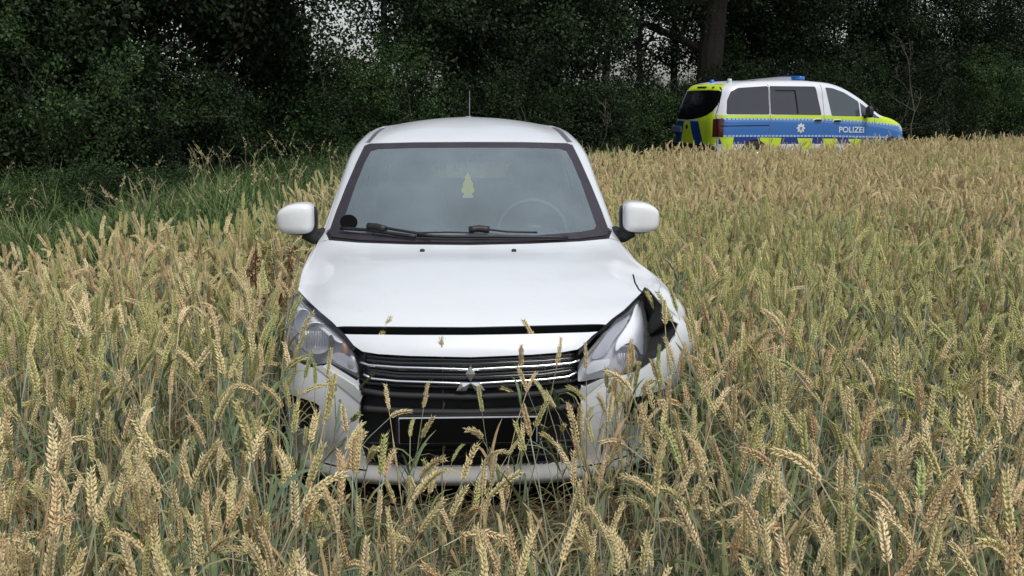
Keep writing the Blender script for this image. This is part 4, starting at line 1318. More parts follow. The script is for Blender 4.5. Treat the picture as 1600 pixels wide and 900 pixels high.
# ---- tall grass on the left verge
def grass_clump(sd, h, nb=34, seeds=0, w=.0075):
    r = random.Random(sd); mb = MB()
    for q in range(nb):
        a = r.uniform(0, 2 * math.pi); o = Vector((math.cos(a), math.sin(a), 0))
        b0 = Vector((r.gauss(0, .07), r.gauss(0, .07), 0)); hh = h * r.uniform(.55, 1.15)
        el = r.uniform(1.25, 1.5); dr = r.uniform(.3, 2.3)
        p = b0.copy(); pts = [p.copy()]
        for j in range(6):
            e2 = el - dr * (j / 5) ** 2
            p = p + (o * math.cos(e2) + Vector((0, 0, math.sin(e2)))) * hh / 6; pts.append(p.copy())
        ww = w * r.uniform(.7, 1.3)
        ribbon(mb, pts, [ww * .6, ww, ww, ww * .9, ww * .7, ww * .4, .0003], o.cross(Vector((0, 0, 1))), 0)
    for q in range(seeds):
        a = r.uniform(0, 6.28); o = Vector((math.cos(a), math.sin(a), 0)); hh = h * r.uniform(1.2, 1.6)
        b0 = Vector((r.gauss(0, .06), r.gauss(0, .06), 0))
        pts = [b0, b0 + Vector((0, 0, hh * .5)) + o * .02, b0 + Vector((0, 0, hh * .85)) + o * .08, b0 + Vector((0, 0, hh)) + o * .18]
        mb.tube(pts, .0014, 3, mi=1, cap=False)
        for t in range(16):
            f = t / 16; c = pts[2].lerp(pts[3], f) if t > 3 else pts[2]
            dd = Vector((r.gauss(0, 1), r.gauss(0, 1), r.gauss(.5, 1))).normalized() * .02 * (1.2 - f)
            mb.add([c, c + dd + Vector((0, 0, .012)), c + dd * 1.2 + Vector((.003, .003, -.003))], [(0, 1, 2)], 1)
    return unlinked("g", mb, [grass_m, seed_m])
gp = [grass_clump(i, .50 + .06 * (i % 4), 26, 0) for i in range(6)] + [grass_clump(20 + i, .55, 20, 2) for i in range(3)]
hedge_line = [(-22, -1.0), (-14, 4.0), (-9, 7.6), (-5.2, 10.6), (-2.7, 13.8), (2, 18.2), (6, 22.6), (14, 27), (24, 32)]
hx = np.array([e[0] for e in hedge_line]); hy = np.array([e[1] for e in hedge_line])
nG = 60000
gx = nrg.uniform(-16, 20, nG); gy = nrg.uniform(-4, 30, nG)
lim = np.interp(gx, hx, hy)
k_ = (~in_field(gx, gy + .25)) & (gy < lim + 1.2) & (np.abs(gx - .04 * (gy + 4.1)) < .54 * (gy + 4.1) + 1.5)
# the far verge right of the grass is a mown track
k_ &= nrg.random(nG) < np.where(gx < 2.5, .9, .5)
dead = (((gx + 4.3) / 1.1) ** 2 + ((gy - 8.3) / .6) ** 2) < 1
k_ &= ~dead
gx, gy = gx[k_], gy[k_]; ng_ = len(gx)
gi_ = nrg.integers(0, 6, ng_); gi_ = np.where(nrg.random(ng_) < .05, nrg.integers(6, 9, ng_), gi_)
gs_ = .62 + .80 * vnoise(gx, gy, 1.1, 61) ** 1.2 + nrg.normal(0, .1, ng_)
gs_ = np.where(gx > 3.2, gs_ * .5, gs_)
gs_ = np.clip(gs_, .3, 1.5)
grass = scatter("tall_grass", gp, np.stack([gx, gy, np.zeros(ng_)], 1), gi_, np.stack([nrg.normal(0, .15, ng_), nrg.normal(0, .15, ng_), nrg.uniform(0, 6.28, ng_)], 1), gs_)
grass["label"] = "tall green grass on the verge"
# ================================================================== hedge and trees
bark = mat("bark", (0.034, 0.027, 0.022), 0.95, scale=14, col2=(0.016, 0.013, 0.011), bump=.9)
twig_m = mat("twig_bark", (0.13, 0.11, 0.09), 0.9, scale=30, col2=(.07, .06, .05))
def leafmat(name, c, trans=.18):
    m, n, l, p = new_mat(name)
    at_ = n.new("ShaderNodeAttribute"); at_.attribute_name = "tone"
    oi = n.new("ShaderNodeObjectInfo"); ml = n.new("ShaderNodeMath"); ml.operation = 'MULTIPLY_ADD'; ml.inputs[1].default_value = .5; ml.inputs[2].default_value = -.2
    l.new(oi.outputs["Random"], ml.inputs[0]); ad = n.new("ShaderNodeMath"); ad.use_clamp = True
    l.new(ml.outputs[0], ad.inputs[1]); l.new(at_.outputs["Fac"], ad.inputs[0])
    rp = n.new("ShaderNodeValToRGB"); e = rp.color_ramp.elements
    e[0].color = (c[0] * .35, c[1] * .35, c[2] * .4, 1); e[1].color = (c[0] * 1.5, c[1] * 1.5, c[2] * 1.3, 1)
    l.new(ad.outputs[0], rp.inputs[0]); l.new(rp.outputs[0], p.inputs["Base Color"])
    p.inputs["Roughness"].default_value = .55; p.inputs["Specular IOR Level"].default_value = .2
    tb = n.new("ShaderNodeBsdfTranslucent"); mx = n.new("ShaderNodeMixShader"); mx.inputs[0].default_value = trans
    l.new(rp.outputs[0], tb.inputs[0]); l.new(p.outputs[0], mx.inputs[1]); l.new(tb.outputs[0], mx.inputs[2])
    l.new(mx.outputs[0], n["Material Output"].inputs[0])
    return m
leaf_dark = leafmat("leaf_dark", (.018, .034, .013))
leaf_mid = leafmat("leaf_mid", (.042, .078, .026))
leaf_oak = leafmat("leaf_oak", (.016, .029, .011))

def leaf_mesh(name, centres, radii, per, size, mt, seed, squash=.8):
    """thousands of small folded leaves grouped in sprays round the given centres"""
    rg = np.random.default_rng(seed)
    C, Rr = np.asarray(centres), np.asarray(radii)
    n = per * len(C)
    ci = np.repeat(np.arange(len(C)), per)
    d = rg.normal(size=(n, 3)); d /= np.linalg.norm(d, axis=1, keepdims=True)
    rad = rg.random(n) ** .45
    P = C[ci] + d * (rad * Rr[ci])[:, None] * np.array([1, 1, squash])
    # leaf frame
    ax = d * .6 + rg.normal(size=(n, 3)) * .7 + np.array([0, 0, -.25]); ax /= np.linalg.norm(ax, axis=1, keepdims=True)
    ot = rg.normal(size=(n, 3)); sd = np.cross(ax, ot); sd /= np.linalg.norm(sd, axis=1, keepdims=True)
    nm = np.cross(sd, ax)
    s = size * rg.uniform(.6, 1.25, n)[:, None]
    a = P; b = P + ax * s * .5 + sd * s * .30 + nm * s * .07; c = P + ax * s; e = P + ax * s * .5 - sd * s * .30 + nm * s * .07
    V = np.stack([a, b, c, e], 1).reshape(-1, 3).astype(np.float32)
    me = bpy.data.meshes.new(name)
    me.vertices.add(4 * n); me.vertices.foreach_set("co", V.ravel())
    q = np.arange(n) * 4
    T = np.stack([q, q + 1, q + 2, q, q + 2, q + 3], 1).ravel().astype(np.int32)
    me.loops.add(6 * n); me.loops.foreach_set("vertex_index", T)
    me.polygons.add(2 * n); me.polygons.foreach_set("loop_start", np.arange(2 * n, dtype=np.int32) * 3)
    me.update(calc_edges=True)
    cl = rg.random(len(C))
    tone = np.clip(.75 * cl[ci] ** 1.5 + .35 * rg.random(n), 0, 1)
    t = me.attributes.new("tone", 'FLOAT', 'POINT'); t.data.foreach_set("value", np.repeat(tone, 4).astype(np.float32))
    me.materials.append(mt)
    return me

def limb(mb, p0, d, ln, r0, r, depth, tips, gnarl=.25):
    pts = [p0.copy()]; p = p0.copy(); dd = d.normalized(); n = 5
    for i in range(n):
        dd = (dd + Vector((r.gauss(0, gnarl), r.gauss(0, gnarl), r.gauss(.04, gnarl * .5)))).normalized()
        p = p + dd * ln / n; pts.append(p.copy())
    mb.tube(pts, [r0 * (1 - .11 * i) for i in range(n + 1)], 6 if r0 > .03 else 4, cap=False)
    tips.append((p.copy(), ln)); tips.append((pts[3].copy(), ln * .7))
    if depth > 0:
        for k in range(3):
            i = r.choice((2, 3, 4, 5)); o = Vector((r.gauss(0, 1), r.gauss(0, 1), r.gauss(.2, .6))).normalized()
            limb(mb, pts[i], (dd * .6 + o * .8), ln * r.uniform(.5, .72), r0 * .5, r, depth - 1, tips, gnarl)

def shrub_kind(seed, h, w, mt, n_leaf, size):
    r = random.Random(seed); mb = MB(); tips = []
    for k in range(6):
        a = r.uniform(0, 6.28); o = Vector((math.cos(a) * .55, math.sin(a) * .55, 1))
        limb(mb, Vector((r.gauss(0, .12), r.gauss(0, .12), -.02)), o, h * .55, .022, r, 2, tips, .22)
    me_b = bpy.data.meshes.new("branches"); me_b.from_pydata([tuple(v) for v in mb.v], [], mb.f); me_b.materials.append(twig_m)
    cs, rs = [], []
    for _ in range(95):
        a = r.uniform(0, 6.28); zz = r.random() ** .8; rr = w * (1 - .45 * zz ** 2) * r.uniform(.35, 1)
        cs.append((rr * math.cos(a), rr * math.sin(a), .12 + zz * h * .96 + r.gauss(0, .08))); rs.append(r.choice((.13, .18, .24, .34)))
    for p, ln in tips: cs.append(tuple(p)); rs.append(.22)
    me_l = leaf_mesh("foliage", cs, rs, max(1, n_leaf // len(cs)), size, mt, seed)
    return me_b, me_l

def tree_kind(seed, h, w, z0, mt, n_leaf, size, r0, dens_c=110):
    r = random.Random(seed); mb = MB(); tips = []
    pts = [Vector((0, 0, -.05))]; p = pts[0].copy(); d = Vector((0, 0, 1)); n = 9
    for i in range(n):
        d = (d + Vector((r.gauss(0, .05), r.gauss(0, .05), .12))).normalized(); p = p + d * h * .8 / n; pts.append(p.copy())
    mb.tube(pts, [r0 * (1.35 if i == 0 else 1 - .085 * i) for i in range(n + 1)], 12, cap=False)
    for k in range(11):
        i = r.randint(2, n); a = r.uniform(0, 6.28)
        limb(mb, pts[i], Vector((math.cos(a), math.sin(a), r.uniform(.1, .9))), w * r.uniform(.6, 1.0), r0 * .32, r, 2, tips, .2)
    me_b = bpy.data.meshes.new("trunk"); me_b.from_pydata([tuple(v) for v in mb.v], [], mb.f); me_b.materials.append(bark)
    cs, rs = [], []
    for _ in range(dens_c):
        a = r.uniform(0, 6.28); t = r.random(); zz = z0 + (h - z0) * t
        prof = math.sin(math.pi * min(max(t * .86 + .14, 0), 1)) ** .6
        rr = w * prof * r.uniform(.3, 1)
        cs.append((rr * math.cos(a), rr * math.sin(a), zz)); rs.append(r.uniform(.35, .75))
    for p, ln in tips:
        if p.z > z0 * .8: cs.append(tuple(p)); rs.append(.42)
    me_l = leaf_mesh("crown", cs, rs, max(1, n_leaf // len(cs)), size, mt, seed)
    return me_b, me_l

def plant(name, kinds, k, loc, rz, s, label, cat, group, nb, nl):
    e = empty(name, loc, rz); e.scale = s if isinstance(s, tuple) else (s, s, s)
    tag(e, label, cat, group)
    b = bpy.data.objects.new(nb, kinds[k][0]); COL.objects.link(b); b.parent = e
    f = bpy.data.objects.new(nl, kinds[k][1]); COL.objects.link(f); f.parent = e
    return e
shr = [shrub_kind(1, 2.6, 1.25, leaf_dark, 15000, .062), shrub_kind(2, 2.9, 1.3, leaf_mid, 15000, .055),
       shrub_kind(3, 2.3, 1.35, leaf_dark, 14000, .07), shrub_kind(4, 3.1, 1.1, leaf_dark, 15000, .05), shrub_kind(5, 1.5, 1.1, leaf_mid, 9000, .055)]
tre = [tree_kind(11, 7.5, 1.75, 1.6, leaf_oak, 34000, .09, .13), tree_kind(12, 8.5, 1.95, 1.9, leaf_oak, 36000, .09, .15), tree_kind(13, 7.5, 1.5, 1.6, leaf_dark, 32000, .085, .10),
       tree_kind(14, 8.0, 2.3, 2.3, leaf_oak, 19000, .095, .12, 75)]
big = [tree_kind(17, 15, 5.0, 4.2, leaf_oak, 42000, .12, .40, 170)]
# ================================================================== the police van
v_white = mat("van_white", (0.66, 0.67, 0.72), 0.35, coat=.4)
v_yel = mat("van_neon", (0.50, 0.66, 0.03), 0.45)
v_blue = mat("van_blue", (0.035, 0.14, 0.40), 0.4, coat=.2)
v_dblue = mat("van_deep_blue", (0.012, 0.04, 0.19), 0.4)
v_lblue = mat("van_pale_blue", (0.09, 0.22, 0.48), 0.4)
v_text = mat("van_lettering", (0.62, 0.66, 0.72), 0.45)
v_glass = mat("van_glass", (0.030, 0.027, 0.034), 0.08, spec=.8)
v_glass2 = mat("van_door_glass", (0.055, 0.070, 0.072), 0.08, spec=.8)
v_black = mat("van_rear_glass", (0.004, 0.004, 0.005), 0.12, spec=.3)
v_tail = mat("van_tail_lamp", (0.07, 0.012, 0.012), 0.2, coat=.5)
v_blulamp = mat("blue_beacon", (0.02, 0.14, 0.50), 0.15, coat=.6)
v_chk, n_, l_, p_ = new_mat("van_reflex_band")
tc = n_.new("ShaderNodeTexCoord"); sx = n_.new("ShaderNodeSeparateXYZ"); l_.new(tc.outputs["Object"], sx.inputs[0])
a1 = n_.new("ShaderNodeMath"); a1.operation = 'MULTIPLY'; a1.inputs[1].default_value = 11.0; l_.new(sx.outputs[1], a1.inputs[0])
a2 = n_.new("ShaderNodeMath"); a2.operation = 'FRACT'; l_.new(a1.outputs[0], a2.inputs[0])
a3 = n_.new("ShaderNodeMath"); a3.operation = 'GREATER_THAN'; a3.inputs[1].default_value = .72; l_.new(a2.outputs[0], a3.inputs[0])
mx = n_.new("ShaderNodeMix"); mx.data_type = 'RGBA'; mx.inputs[6].default_value = (.36, .46, .66, 1); mx.inputs[7].default_value = (.05, .12, .34, 1)
l_.new(a3.outputs[0], mx.inputs[0]); l_.new(mx.outputs[2], p_.inputs["Base Color"]); p_.inputs["Roughness"].default_value = .45
VX = [0, .3, .55, .75, .87, .93, .95, .955, .96, .96, .96, .955, .93, .75, .4, 0]
VY = [0, .02, .07, .15, .26, .42, .70, 1.2, 1.8, 2.6, 3.5, 4.4, 4.99, 5.10, 5.13, 5.14]
def vr(z, ins=0.0): return [(max(VX[i] - ins * VX[i], 0), VY[i] + (ins * 1.5 if i < 4 else 0) - (ins if i > 12 else 0), z) for i in range(16)]
van_rings = [vr(.20, .05), vr(.30, .01), vr(.50, 0), vr(.72, 0),
    [(0,.05,.86),(.3,.07,.86),(.55,.11,.86),(.75,.19,.87),(.865,.30,.90),(.92,.46,.93),(.945,.75,.95),(.953,1.2,.96),(.957,1.8,.97),(.958,2.6,.98),(.958,3.5,.98),(.953,4.4,.98),(.928,4.98,.98),(.75,5.10,.98),(.4,5.13,.98),(0,5.14,.98)],
    [(0,.30,1.04),(.3,.31,1.04),(.55,.34,1.04),(.72,.39,1.03),(.82,.47,1.04),(.885,.62,1.05),(.925,.85,1.07),(.942,1.25,1.09),(.95,1.8,1.10),(.952,2.6,1.10),(.952,3.5,1.10),(.947,4.4,1.10),(.918,4.97,1.10),(.74,5.09,1.10),(.4,5.12,1.10),(0,5.13,1.10)],
    [(0,.72,1.17),(.3,.73,1.17),(.52,.76,1.17),(.68,.80,1.165),(.78,.85,1.16),(.845,.92,1.17),(.89,1.08,1.18),(.92,1.38,1.185),(.935,1.85,1.19),(.94,2.6,1.20),(.94,3.5,1.20),(.935,4.4,1.20),(.90,4.95,1.20),(.73,5.07,1.20),(.4,5.10,1.20),(0,5.11,1.20)],
    [(0,1.22,1.50),(.27,1.23,1.50),(.48,1.25,1.50),(.63,1.28,1.49),(.73,1.31,1.48),(.79,1.36,1.485),(.83,1.46,1.49),(.86,1.64,1.50),(.88,2.0,1.50),(.89,2.6,1.51),(.89,3.5,1.51),(.885,4.35,1.51),(.85,4.86,1.50),(.69,4.98,1.50),(.38,5.02,1.50),(0,5.03,1.50)],
    [(0,1.78,1.80),(.25,1.79,1.80),(.44,1.81,1.80),(.58,1.84,1.79),(.67,1.87,1.77),(.72,1.91,1.77),(.75,1.98,1.78),(.78,2.1,1.79),(.80,2.3,1.80),(.82,2.7,1.81),(.825,3.5,1.81),(.82,4.3,1.80),(.785,4.72,1.77),(.64,4.84,1.775),(.35,4.89,1.785),(0,4.90,1.79)],
    [(0,2.0,1.865),(.22,2.01,1.865),(.39,2.03,1.863),(.51,2.06,1.86),(.59,2.09,1.85),(.64,2.13,1.85),(.67,2.19,1.855),(.70,2.28,1.86),(.72,2.45,1.87),(.735,2.75,1.88),(.74,3.5,1.885),(.735,4.2,1.87),(.70,4.55,1.85),(.56,4.66,1.85),(.31,4.70,1.855),(0,4.71,1.86)],
    [(0,2.4,1.90),(.12,2.4,1.90),(.2,2.41,1.90),(.27,2.43,1.90),(.31,2.45,1.90),(.34,2.48,1.90),(.35,2.52,1.90),(.36,2.6,1.90),(.37,2.75,1.905),(.38,3.0,1.91),(.38,3.5,1.91),(.38,3.9,1.905),(.36,4.15,1.895),(.28,4.22,1.895),(.16,4.25,1.895),(0,4.26,1.895)],
    [(0, 2.8 + .06 * i, 1.915) for i in range(16)]]
VS = Skin(van_rings)
V = Panels(VS, sub=3, name0='white')
def VSd(name, pts, both=True, step=.12):
    for sg in ((-1, 1) if both else (-1,)): V.add(name, VS.side(dens(pts, step), sg))
def VRr(name, pts, step=.08):
    for h_ in split0(pts): V.add(name, VS.rear(dens(h_, step)))
# the whole tail is neon yellow below the roof
V.add('yellow', [(12.3, 0), (15, 0), (15, 8.6), (13.0, 8.6), (12.5, 7.8), (12.25, 6)])
V.add('yellow', [(-15, 0), (-12.6, 0), (-12.6, 5.2), (-13.05, 6), (-13.0, 7.7), (-12.9, 8.6), (-15, 8.6)])
# bonnet and front are neon yellow
V.add('yellow', VS.top(dens([(-.86, .30), (-.80, .12), (-.5, .06), (.5, .06), (.80, .12), (.86, .30), (.89, .60), (.86, .86), (.76, .80), (.55, .73), (-.55, .73), (-.76, .80), (-.86, .86), (-.89, .60)], .1)))
yt = [(5.06, 1.205), (2.4, 1.175), (1.4, 1.14), (.90, 1.12), (.84, 1.17), (.60, 1.12), (.30, 1.02), (.12, .93)]
yb = [(.12, .86), (.40, .93), (.89, .985), (1.6, 1.05), (2.4, 1.095), (5.05, 1.145)]
VSd('yellow', yt + yb)
cb = [(5.05, 1.110), (2.4, 1.060), (1.6, 1.015), (.89, .95), (.40, .90), (.12, .83)]
VSd('check', [(q[0], q[1]) for q in yb[::-1]] + cb[::-1][::-1] if False else yb + cb)
bb = [(.06, .64), (.9, .69), (2.4, .745), (5.04, .790)]
VSd('pale', cb + bb)
VSd('blue', [(5.05, 1.06), (3.83, 1.055), (2.4, 1.01), (1.6, .965), (1.0, .90), (.5, .80), (.12, .70)] + bb)
cb2 = [(5.04, .755), (2.4, .708), (.9, .655), (.06, .60)]
VSd('check', bb + cb2)
VSd('deep', cb2 + [(.06, .50), (.9, .53), (5.04, .60)])
for a, b in ((.06, .25), (.95, 1.10), (1.45, 1.80), (2.10, 2.50), (2.75, 3.15), (3.55, 4.10), (4.75, 5.04)):
    z = lambda y: .60 + .155 * (y / 5.04)
    VSd('yellow', [(a, z(a) - .003), (b, z(b) - .003), (b - .12, .40), (a + .06, .40)])
VSd('white2', [(5.03, .28), (5.03, .45), (.06, .40), (.06, .28)])
# rear stripes
VRr('deep', [(.67, 1.05), (.36, 1.05), (.53, .40), (.84, .40)])
VRr('deep', [(.13, 1.06), (-.22, 1.06), (-.50, .40), (-.16, .40)])
VRr('check', [(.68, 1.085), (-.22, 1.085), (-.22, 1.055), (.68, 1.055)])
VRr('rearglass', smooth_poly([(.70, 1.66), (.78, 1.45), (.90, 1.19), (.70, 1.08), (.10, 1.08), (-.42, 1.16), (-.74, 1.32), (-.72, 1.66), (-.60, 1.72), (.58, 1.70)], 1))
# glass
VSd('glassA', smooth_poly(dens([(4.91, 1.215), (4.86, 1.50), (4.76, 1.69), (4.60, 1.76), (3.86, 1.80), (3.86, 1.20)], .1), 2))
VSd('glassB', smooth_poly(dens([(3.83, 1.20), (3.83, 1.80), (2.66, 1.79), (2.53, 1.175)], .1), 2))
VSd('glassC', smooth_poly(dens([(2.40, 1.77), (2.2, 1.755), (1.90, 1.66), (1.51, 1.46), (1.50, 1.135), (2.27, 1.155)], .1), 2))
VSd('glassD', [(1.47, 1.44), (1.47, 1.135), (.95, 1.09), (1.2, 1.27)])
V.add('glassE', VS.front([(0, 0)]) if False else [VS.uv((x, -3, z), (0, 1, 0)) for x, z in dens([(-.72, 1.22), (.72, 1.22), (.60, 1.76), (-.60, 1.76)], .08)])
VSd('vlamp', [(.10, .92), (.30, .955), (.42, .92), (.35, .80), (.10, .76)])
V.add('tail', [(-13.05, 5.15), (-12.6, 5.25), (-11.97, 5.2), (-11.97, 3.1), (-13.05, 3.1)])
V.add('tail', [(13.05, 3.1), (11.97, 3.1), (11.97, 5.2), (12.6, 5.25), (13.05, 5.15)])
for yy in (.60, 4.22):
    VSd('varch', [(yy + .37 * math.cos(t), .31 + .37 * math.sin(t)) for t in [math.pi * k / 18 for k in range(19)]] + [(yy - .37, .2), (yy + .37, .2)])
# shut lines
for ln in ([(5.06, .35), (5.06, 1.2), (4.86, 1.78)], [(3.845, .35), (3.845, 1.84)], [(2.47, .35), (2.47, 1.2), (2.50, 1.84)], [(1.18, .45), (1.10, .80), (1.12, 1.12)]):
    VSd('vseam', strip(dens(ln, .1, False), .012), step=.2)
VSd('rail', [(5.03, .985), (3.86, .985), (3.86, .962), (5.03, .962)])
V.cut()
van = empty('police_van')
vm = {'white': 0, 'white2': 0, 'yellow': 1, 'blue': 2, 'deep': 3, 'pale': 4, 'check': 5}
vmats = [v_white, v_yel, v_blue, v_dblue, v_lblue, v_chk]
skinr = list(vm)
def vy(u, v): return VS.ev(u, v)[0]
def vsel(u, v):
    p = vy(u, v); side_ = abs(u) < 12.4 and abs(u) > 4.5
    if abs(u) >= 12.35 and v < 8.2: return 'rear'
    if side_ and v < 8.0 and 2.47 < p.y < 3.845: return 'slide' + ('L' if u < 0 else 'R')
    if side_ and v < 8.0 and 1.15 < p.y <= 2.47: return 'door' + ('L' if u < 0 else 'R')
    return 'body'
body_v = V.panel(skinr, 'body', vmats, van, matmap=vm, sel=lambda u, v: vsel(u, v) == 'body')
V.panel(skinr, 'tailgate', vmats, van, matmap=vm, sel=lambda u, v: vsel(u, v) == 'rear')
drs = {}
for k in ('slideL', 'doorL', 'slideR', 'doorR'):
    drs[k] = V.panel(skinr, 'sliding_door' if k[0] == 's' else 'door', vmats, van, matmap=vm, sel=lambda u, v, k=k: vsel(u, v) == k)
for rg, m_ in (('glassA', v_glass), ('glassB', v_glass), ('glassC', v_glass2), ('glassD', v_glass2)):
    for sg in (-1, 1): V.panel(rg, 'window', [m_], van, off=-.006, lip=.008, sel=lambda u, v, sg=sg: u * sg > 0)
V.panel('rearglass', 'rear_window', [v_black], van, off=.003, lip=.006)
V.panel('glassE', 'windscreen', [v_glass], van, off=-.004, lip=.006)
V.panel('vlamp', 'headlight', [mat("van_lamp", (.6, .62, .65), .1, .6)], van, off=.002, sel=lambda u, v: u < 0)
V.panel('vlamp', 'headlight', [mat("van_lamp", (.6, .62, .65), .1, .6)], van, off=.002, sel=lambda u, v: u > 0)
V.panel('tail', 'taillight', [v_tail], van, off=.004, sel=lambda u, v: u < 0)
V.panel('tail', 'taillight', [v_tail], van, off=.004, sel=lambda u, v: u > 0)
V.panel('rail', 'door_rail', [black_gap], van, off=-.01)
V.panel(skinr + ['vseam', 'varch'], 'inner_shell', [black_gap], van, off=-.03, lip=0, sel=lambda u, v: v < 10)
# sliding pane frame in the middle window
def vp(y, z, off=.004): u, v = VS.side([(y, z)], -1)[0]; return VS.ev(u, v, off)[0]
b = MB().tube([vp(3.68, 1.71), vp(3.2, 1.71), vp(3.17, 1.55), vp(3.14, 1.22)], .012, 6)
b.build('pane_frame', black_gap, van)
for yy in (2.64, 2.13):
    o_ = drs['slideL'] if yy > 2.4 else drs['doorL']
    c = vp(yy, 1.062 if yy > 2.4 else 1.042, .0)
    MB().sup(c + Vector((.004, 0, 0)), (.010, .125, .045), 2.3, 20).build('handle_recess', v_text, o_, True)
    MB().sup(c + Vector((-.018, 0, .004)), (.016, .10, .026), 2.6, 18).build('handle', black_plastic, o_, True)
c = vp(4.90, 1.77, .0); MB().sup(c, (.012, .05, .022), 2.4, 14).build('hinge_cap', black_plastic, van, True)
# lettering and star
def text_obj(s, size, M, mt, name, parent, width=None):
    cu = bpy.data.curves.new(name, 'FONT'); cu.body = s; cu.size = size; cu.extrude = .002; cu.space_character = 1.02
    cu.offset = .0035
    to = bpy.data.objects.new(name, cu); COL.objects.link(to)
    bpy.context.view_layer.update()
    me = bpy.data.meshes.new_from_object(to.evaluated_get(bpy.context.evaluated_depsgraph_get()))
    COL.objects.unlink(to); bpy.data.objects.remove(to)
    xs = [v.co.x for v in me.vertices]; w = max(xs) - min(xs)
    k = (width / w) if width else 1
    for v in me.vertices: v.co.x = (v.co.x - min(xs)) * k
    me.transform(M); me.materials.clear(); me.materials.append(mt)
    o = bpy.data.objects.new(name, me); COL.objects.link(o); o.parent = parent
    return o
Mt = Matrix(((0, 0, -1, -.968), (-1, 0, 0, 2.075), (-.022, 1, 0, .800), (0, 0, 0, 1)))
text_obj("POLIZEI", .175, Mt, v_text, 'lettering', drs['doorL'], .67)
Mt2 = Matrix(((0, 0, 1, .968), (1, 0, 0, 1.405), (0, 1, 0, .785), (0, 0, 0, 1)))
text_obj("POLIZEI", .175, Mt2, v_text, 'lettering', drs['doorR'], .67)
for sg, nm in ((-1, 'slideL'), (1, 'slideR')):
    pts = []
    for k in range(32):
        t = 2 * math.pi * k / 32; r_ = .112 if k % 4 == 0 else (.075 if k % 4 == 2 else .095)
        pts.append(Vector((sg * .966, 3.07 + r_ * math.cos(t), .905 + r_ * math.sin(t))))
    cc = Vector((sg * .972, 3.07, .905))
    star = mobj('star_badge', pts + [p + Vector((-sg * .02, 0, 0)) for p in pts] + [cc], [(i, (i + 1) % 32, 64) for i in range(32)] + [(i, 32 + i, 32 + (i + 1) % 32, (i + 1) % 32) for i in range(32)], v_text, drs[nm])
    MB().prism([(-.032, .03), (.032, .03), (.032, -.01), (0, -.042), (-.032, -.01)], .004, Matrix(((0, 0, sg, sg * .972), (1, 0, 0, 3.07), (0, 1, 0, .905), (0, 0, 0, 1)))).build('shield', mat("shield_tan", (.30, .24, .18), .5), star)
# rear badge, plate, wiper block
MB().sup((.23, 5.142, .93), (.05, .012, .05), 2, 20).build('rear_badge', black_gap, van, True)
MB().box((.66, 5.125, .865), (.40, .05, .13), bevel=.01).build('rear_number_plate', mat("plate_grey", (.10, .14, .22), .5), van)
MB().box((.02, 4.91, 1.775), (.34, .05, .03), bevel=.008).build('brake_light', black_gap, van)
MB().box((0, 5.13, .50), (1.7, .12, .16), bevel=.03).build('rear_bumper', black_plastic, van)
MB().box((0, .06, .42), (1.5, .16, .2), bevel=.04).build('front_bumper', black_plastic, van)
# roof gear
MB().lathe([(.001, .10), (.03, .098), (.045, .08), (.048, .02), (.055, 0), (.001, 0)], (.05, 4.66, 1.835), 'z', 20).build('rear_beacon', v_blulamp, van, True)
MB().lathe([(.001, .10), (.04, .098), (.05, .07), (.05, 0)], (-.45, 4.55, 1.855), 'z', 20).build('beacon', mat("beacon_clear", (.42, .55, .52), .15, coat=.5), van, True)
lb = MB().sup((0, 2.68, 1.975), (.42, .11, .05), 4, 30).build('light_bar', v_blulamp, van, True)
MB().sup((0, 2.68, 1.93), (.38, .09, .025), 4, 20).build('bar_foot', black_gap, lb, True)
MB().add([Vector(q) for q in [(-.30, 2.88, 1.91), (.30, 2.88, 1.91), (.30, 3.75, 1.90), (-.30, 3.75, 1.90), (-.28, 2.88, 2.0), (.28, 2.88, 2.0), (.22, 3.75, 1.925), (-.22, 3.75, 1.925)]],
         [(0, 3, 2, 1), (4, 5, 6, 7), (0, 1, 5, 4), (1, 2, 6, 5), (2, 3, 7, 6), (3, 0, 4, 7)]).build('roof_fairing', mat("fairing_grey", (.25, .25, .26), .5), van)
# door mirrors
for sg in (-1, 1):
    m_ = MB().sup((sg * 1.06, 1.36, 1.24), (.09, .07, .13), 3, 20).build('door_mirror', black_plastic, van, True)
    MB().tube([(sg * .93, 1.38, 1.13), (sg * 1.05, 1.37, 1.16)], [.04, .03], 8).build('mirror_arm', black_plastic, m_, True)
for sg in (-1, 1):
    for yy in (.60, 4.22):
        wheel(van, sg * .84, yy, .34, .34, .22, .21)
        MB().lathe([(.38, -.14), (.38, .10)], (sg * .80, yy, .31), 'x', 28).build('wheel_liner', black_gap, van, True)
MB().box((0, 2.6, .24), (1.7, 4.6, .06)).build('underbody', black_gap, van)
van.scale = (1, 1.025, 1); van.location = (9.78, 21.225, 0); van.rotation_euler = (0, 0, R(110.4))
tag(van, "blue, neon yellow and white police van parked beyond the wheat field", "police van")

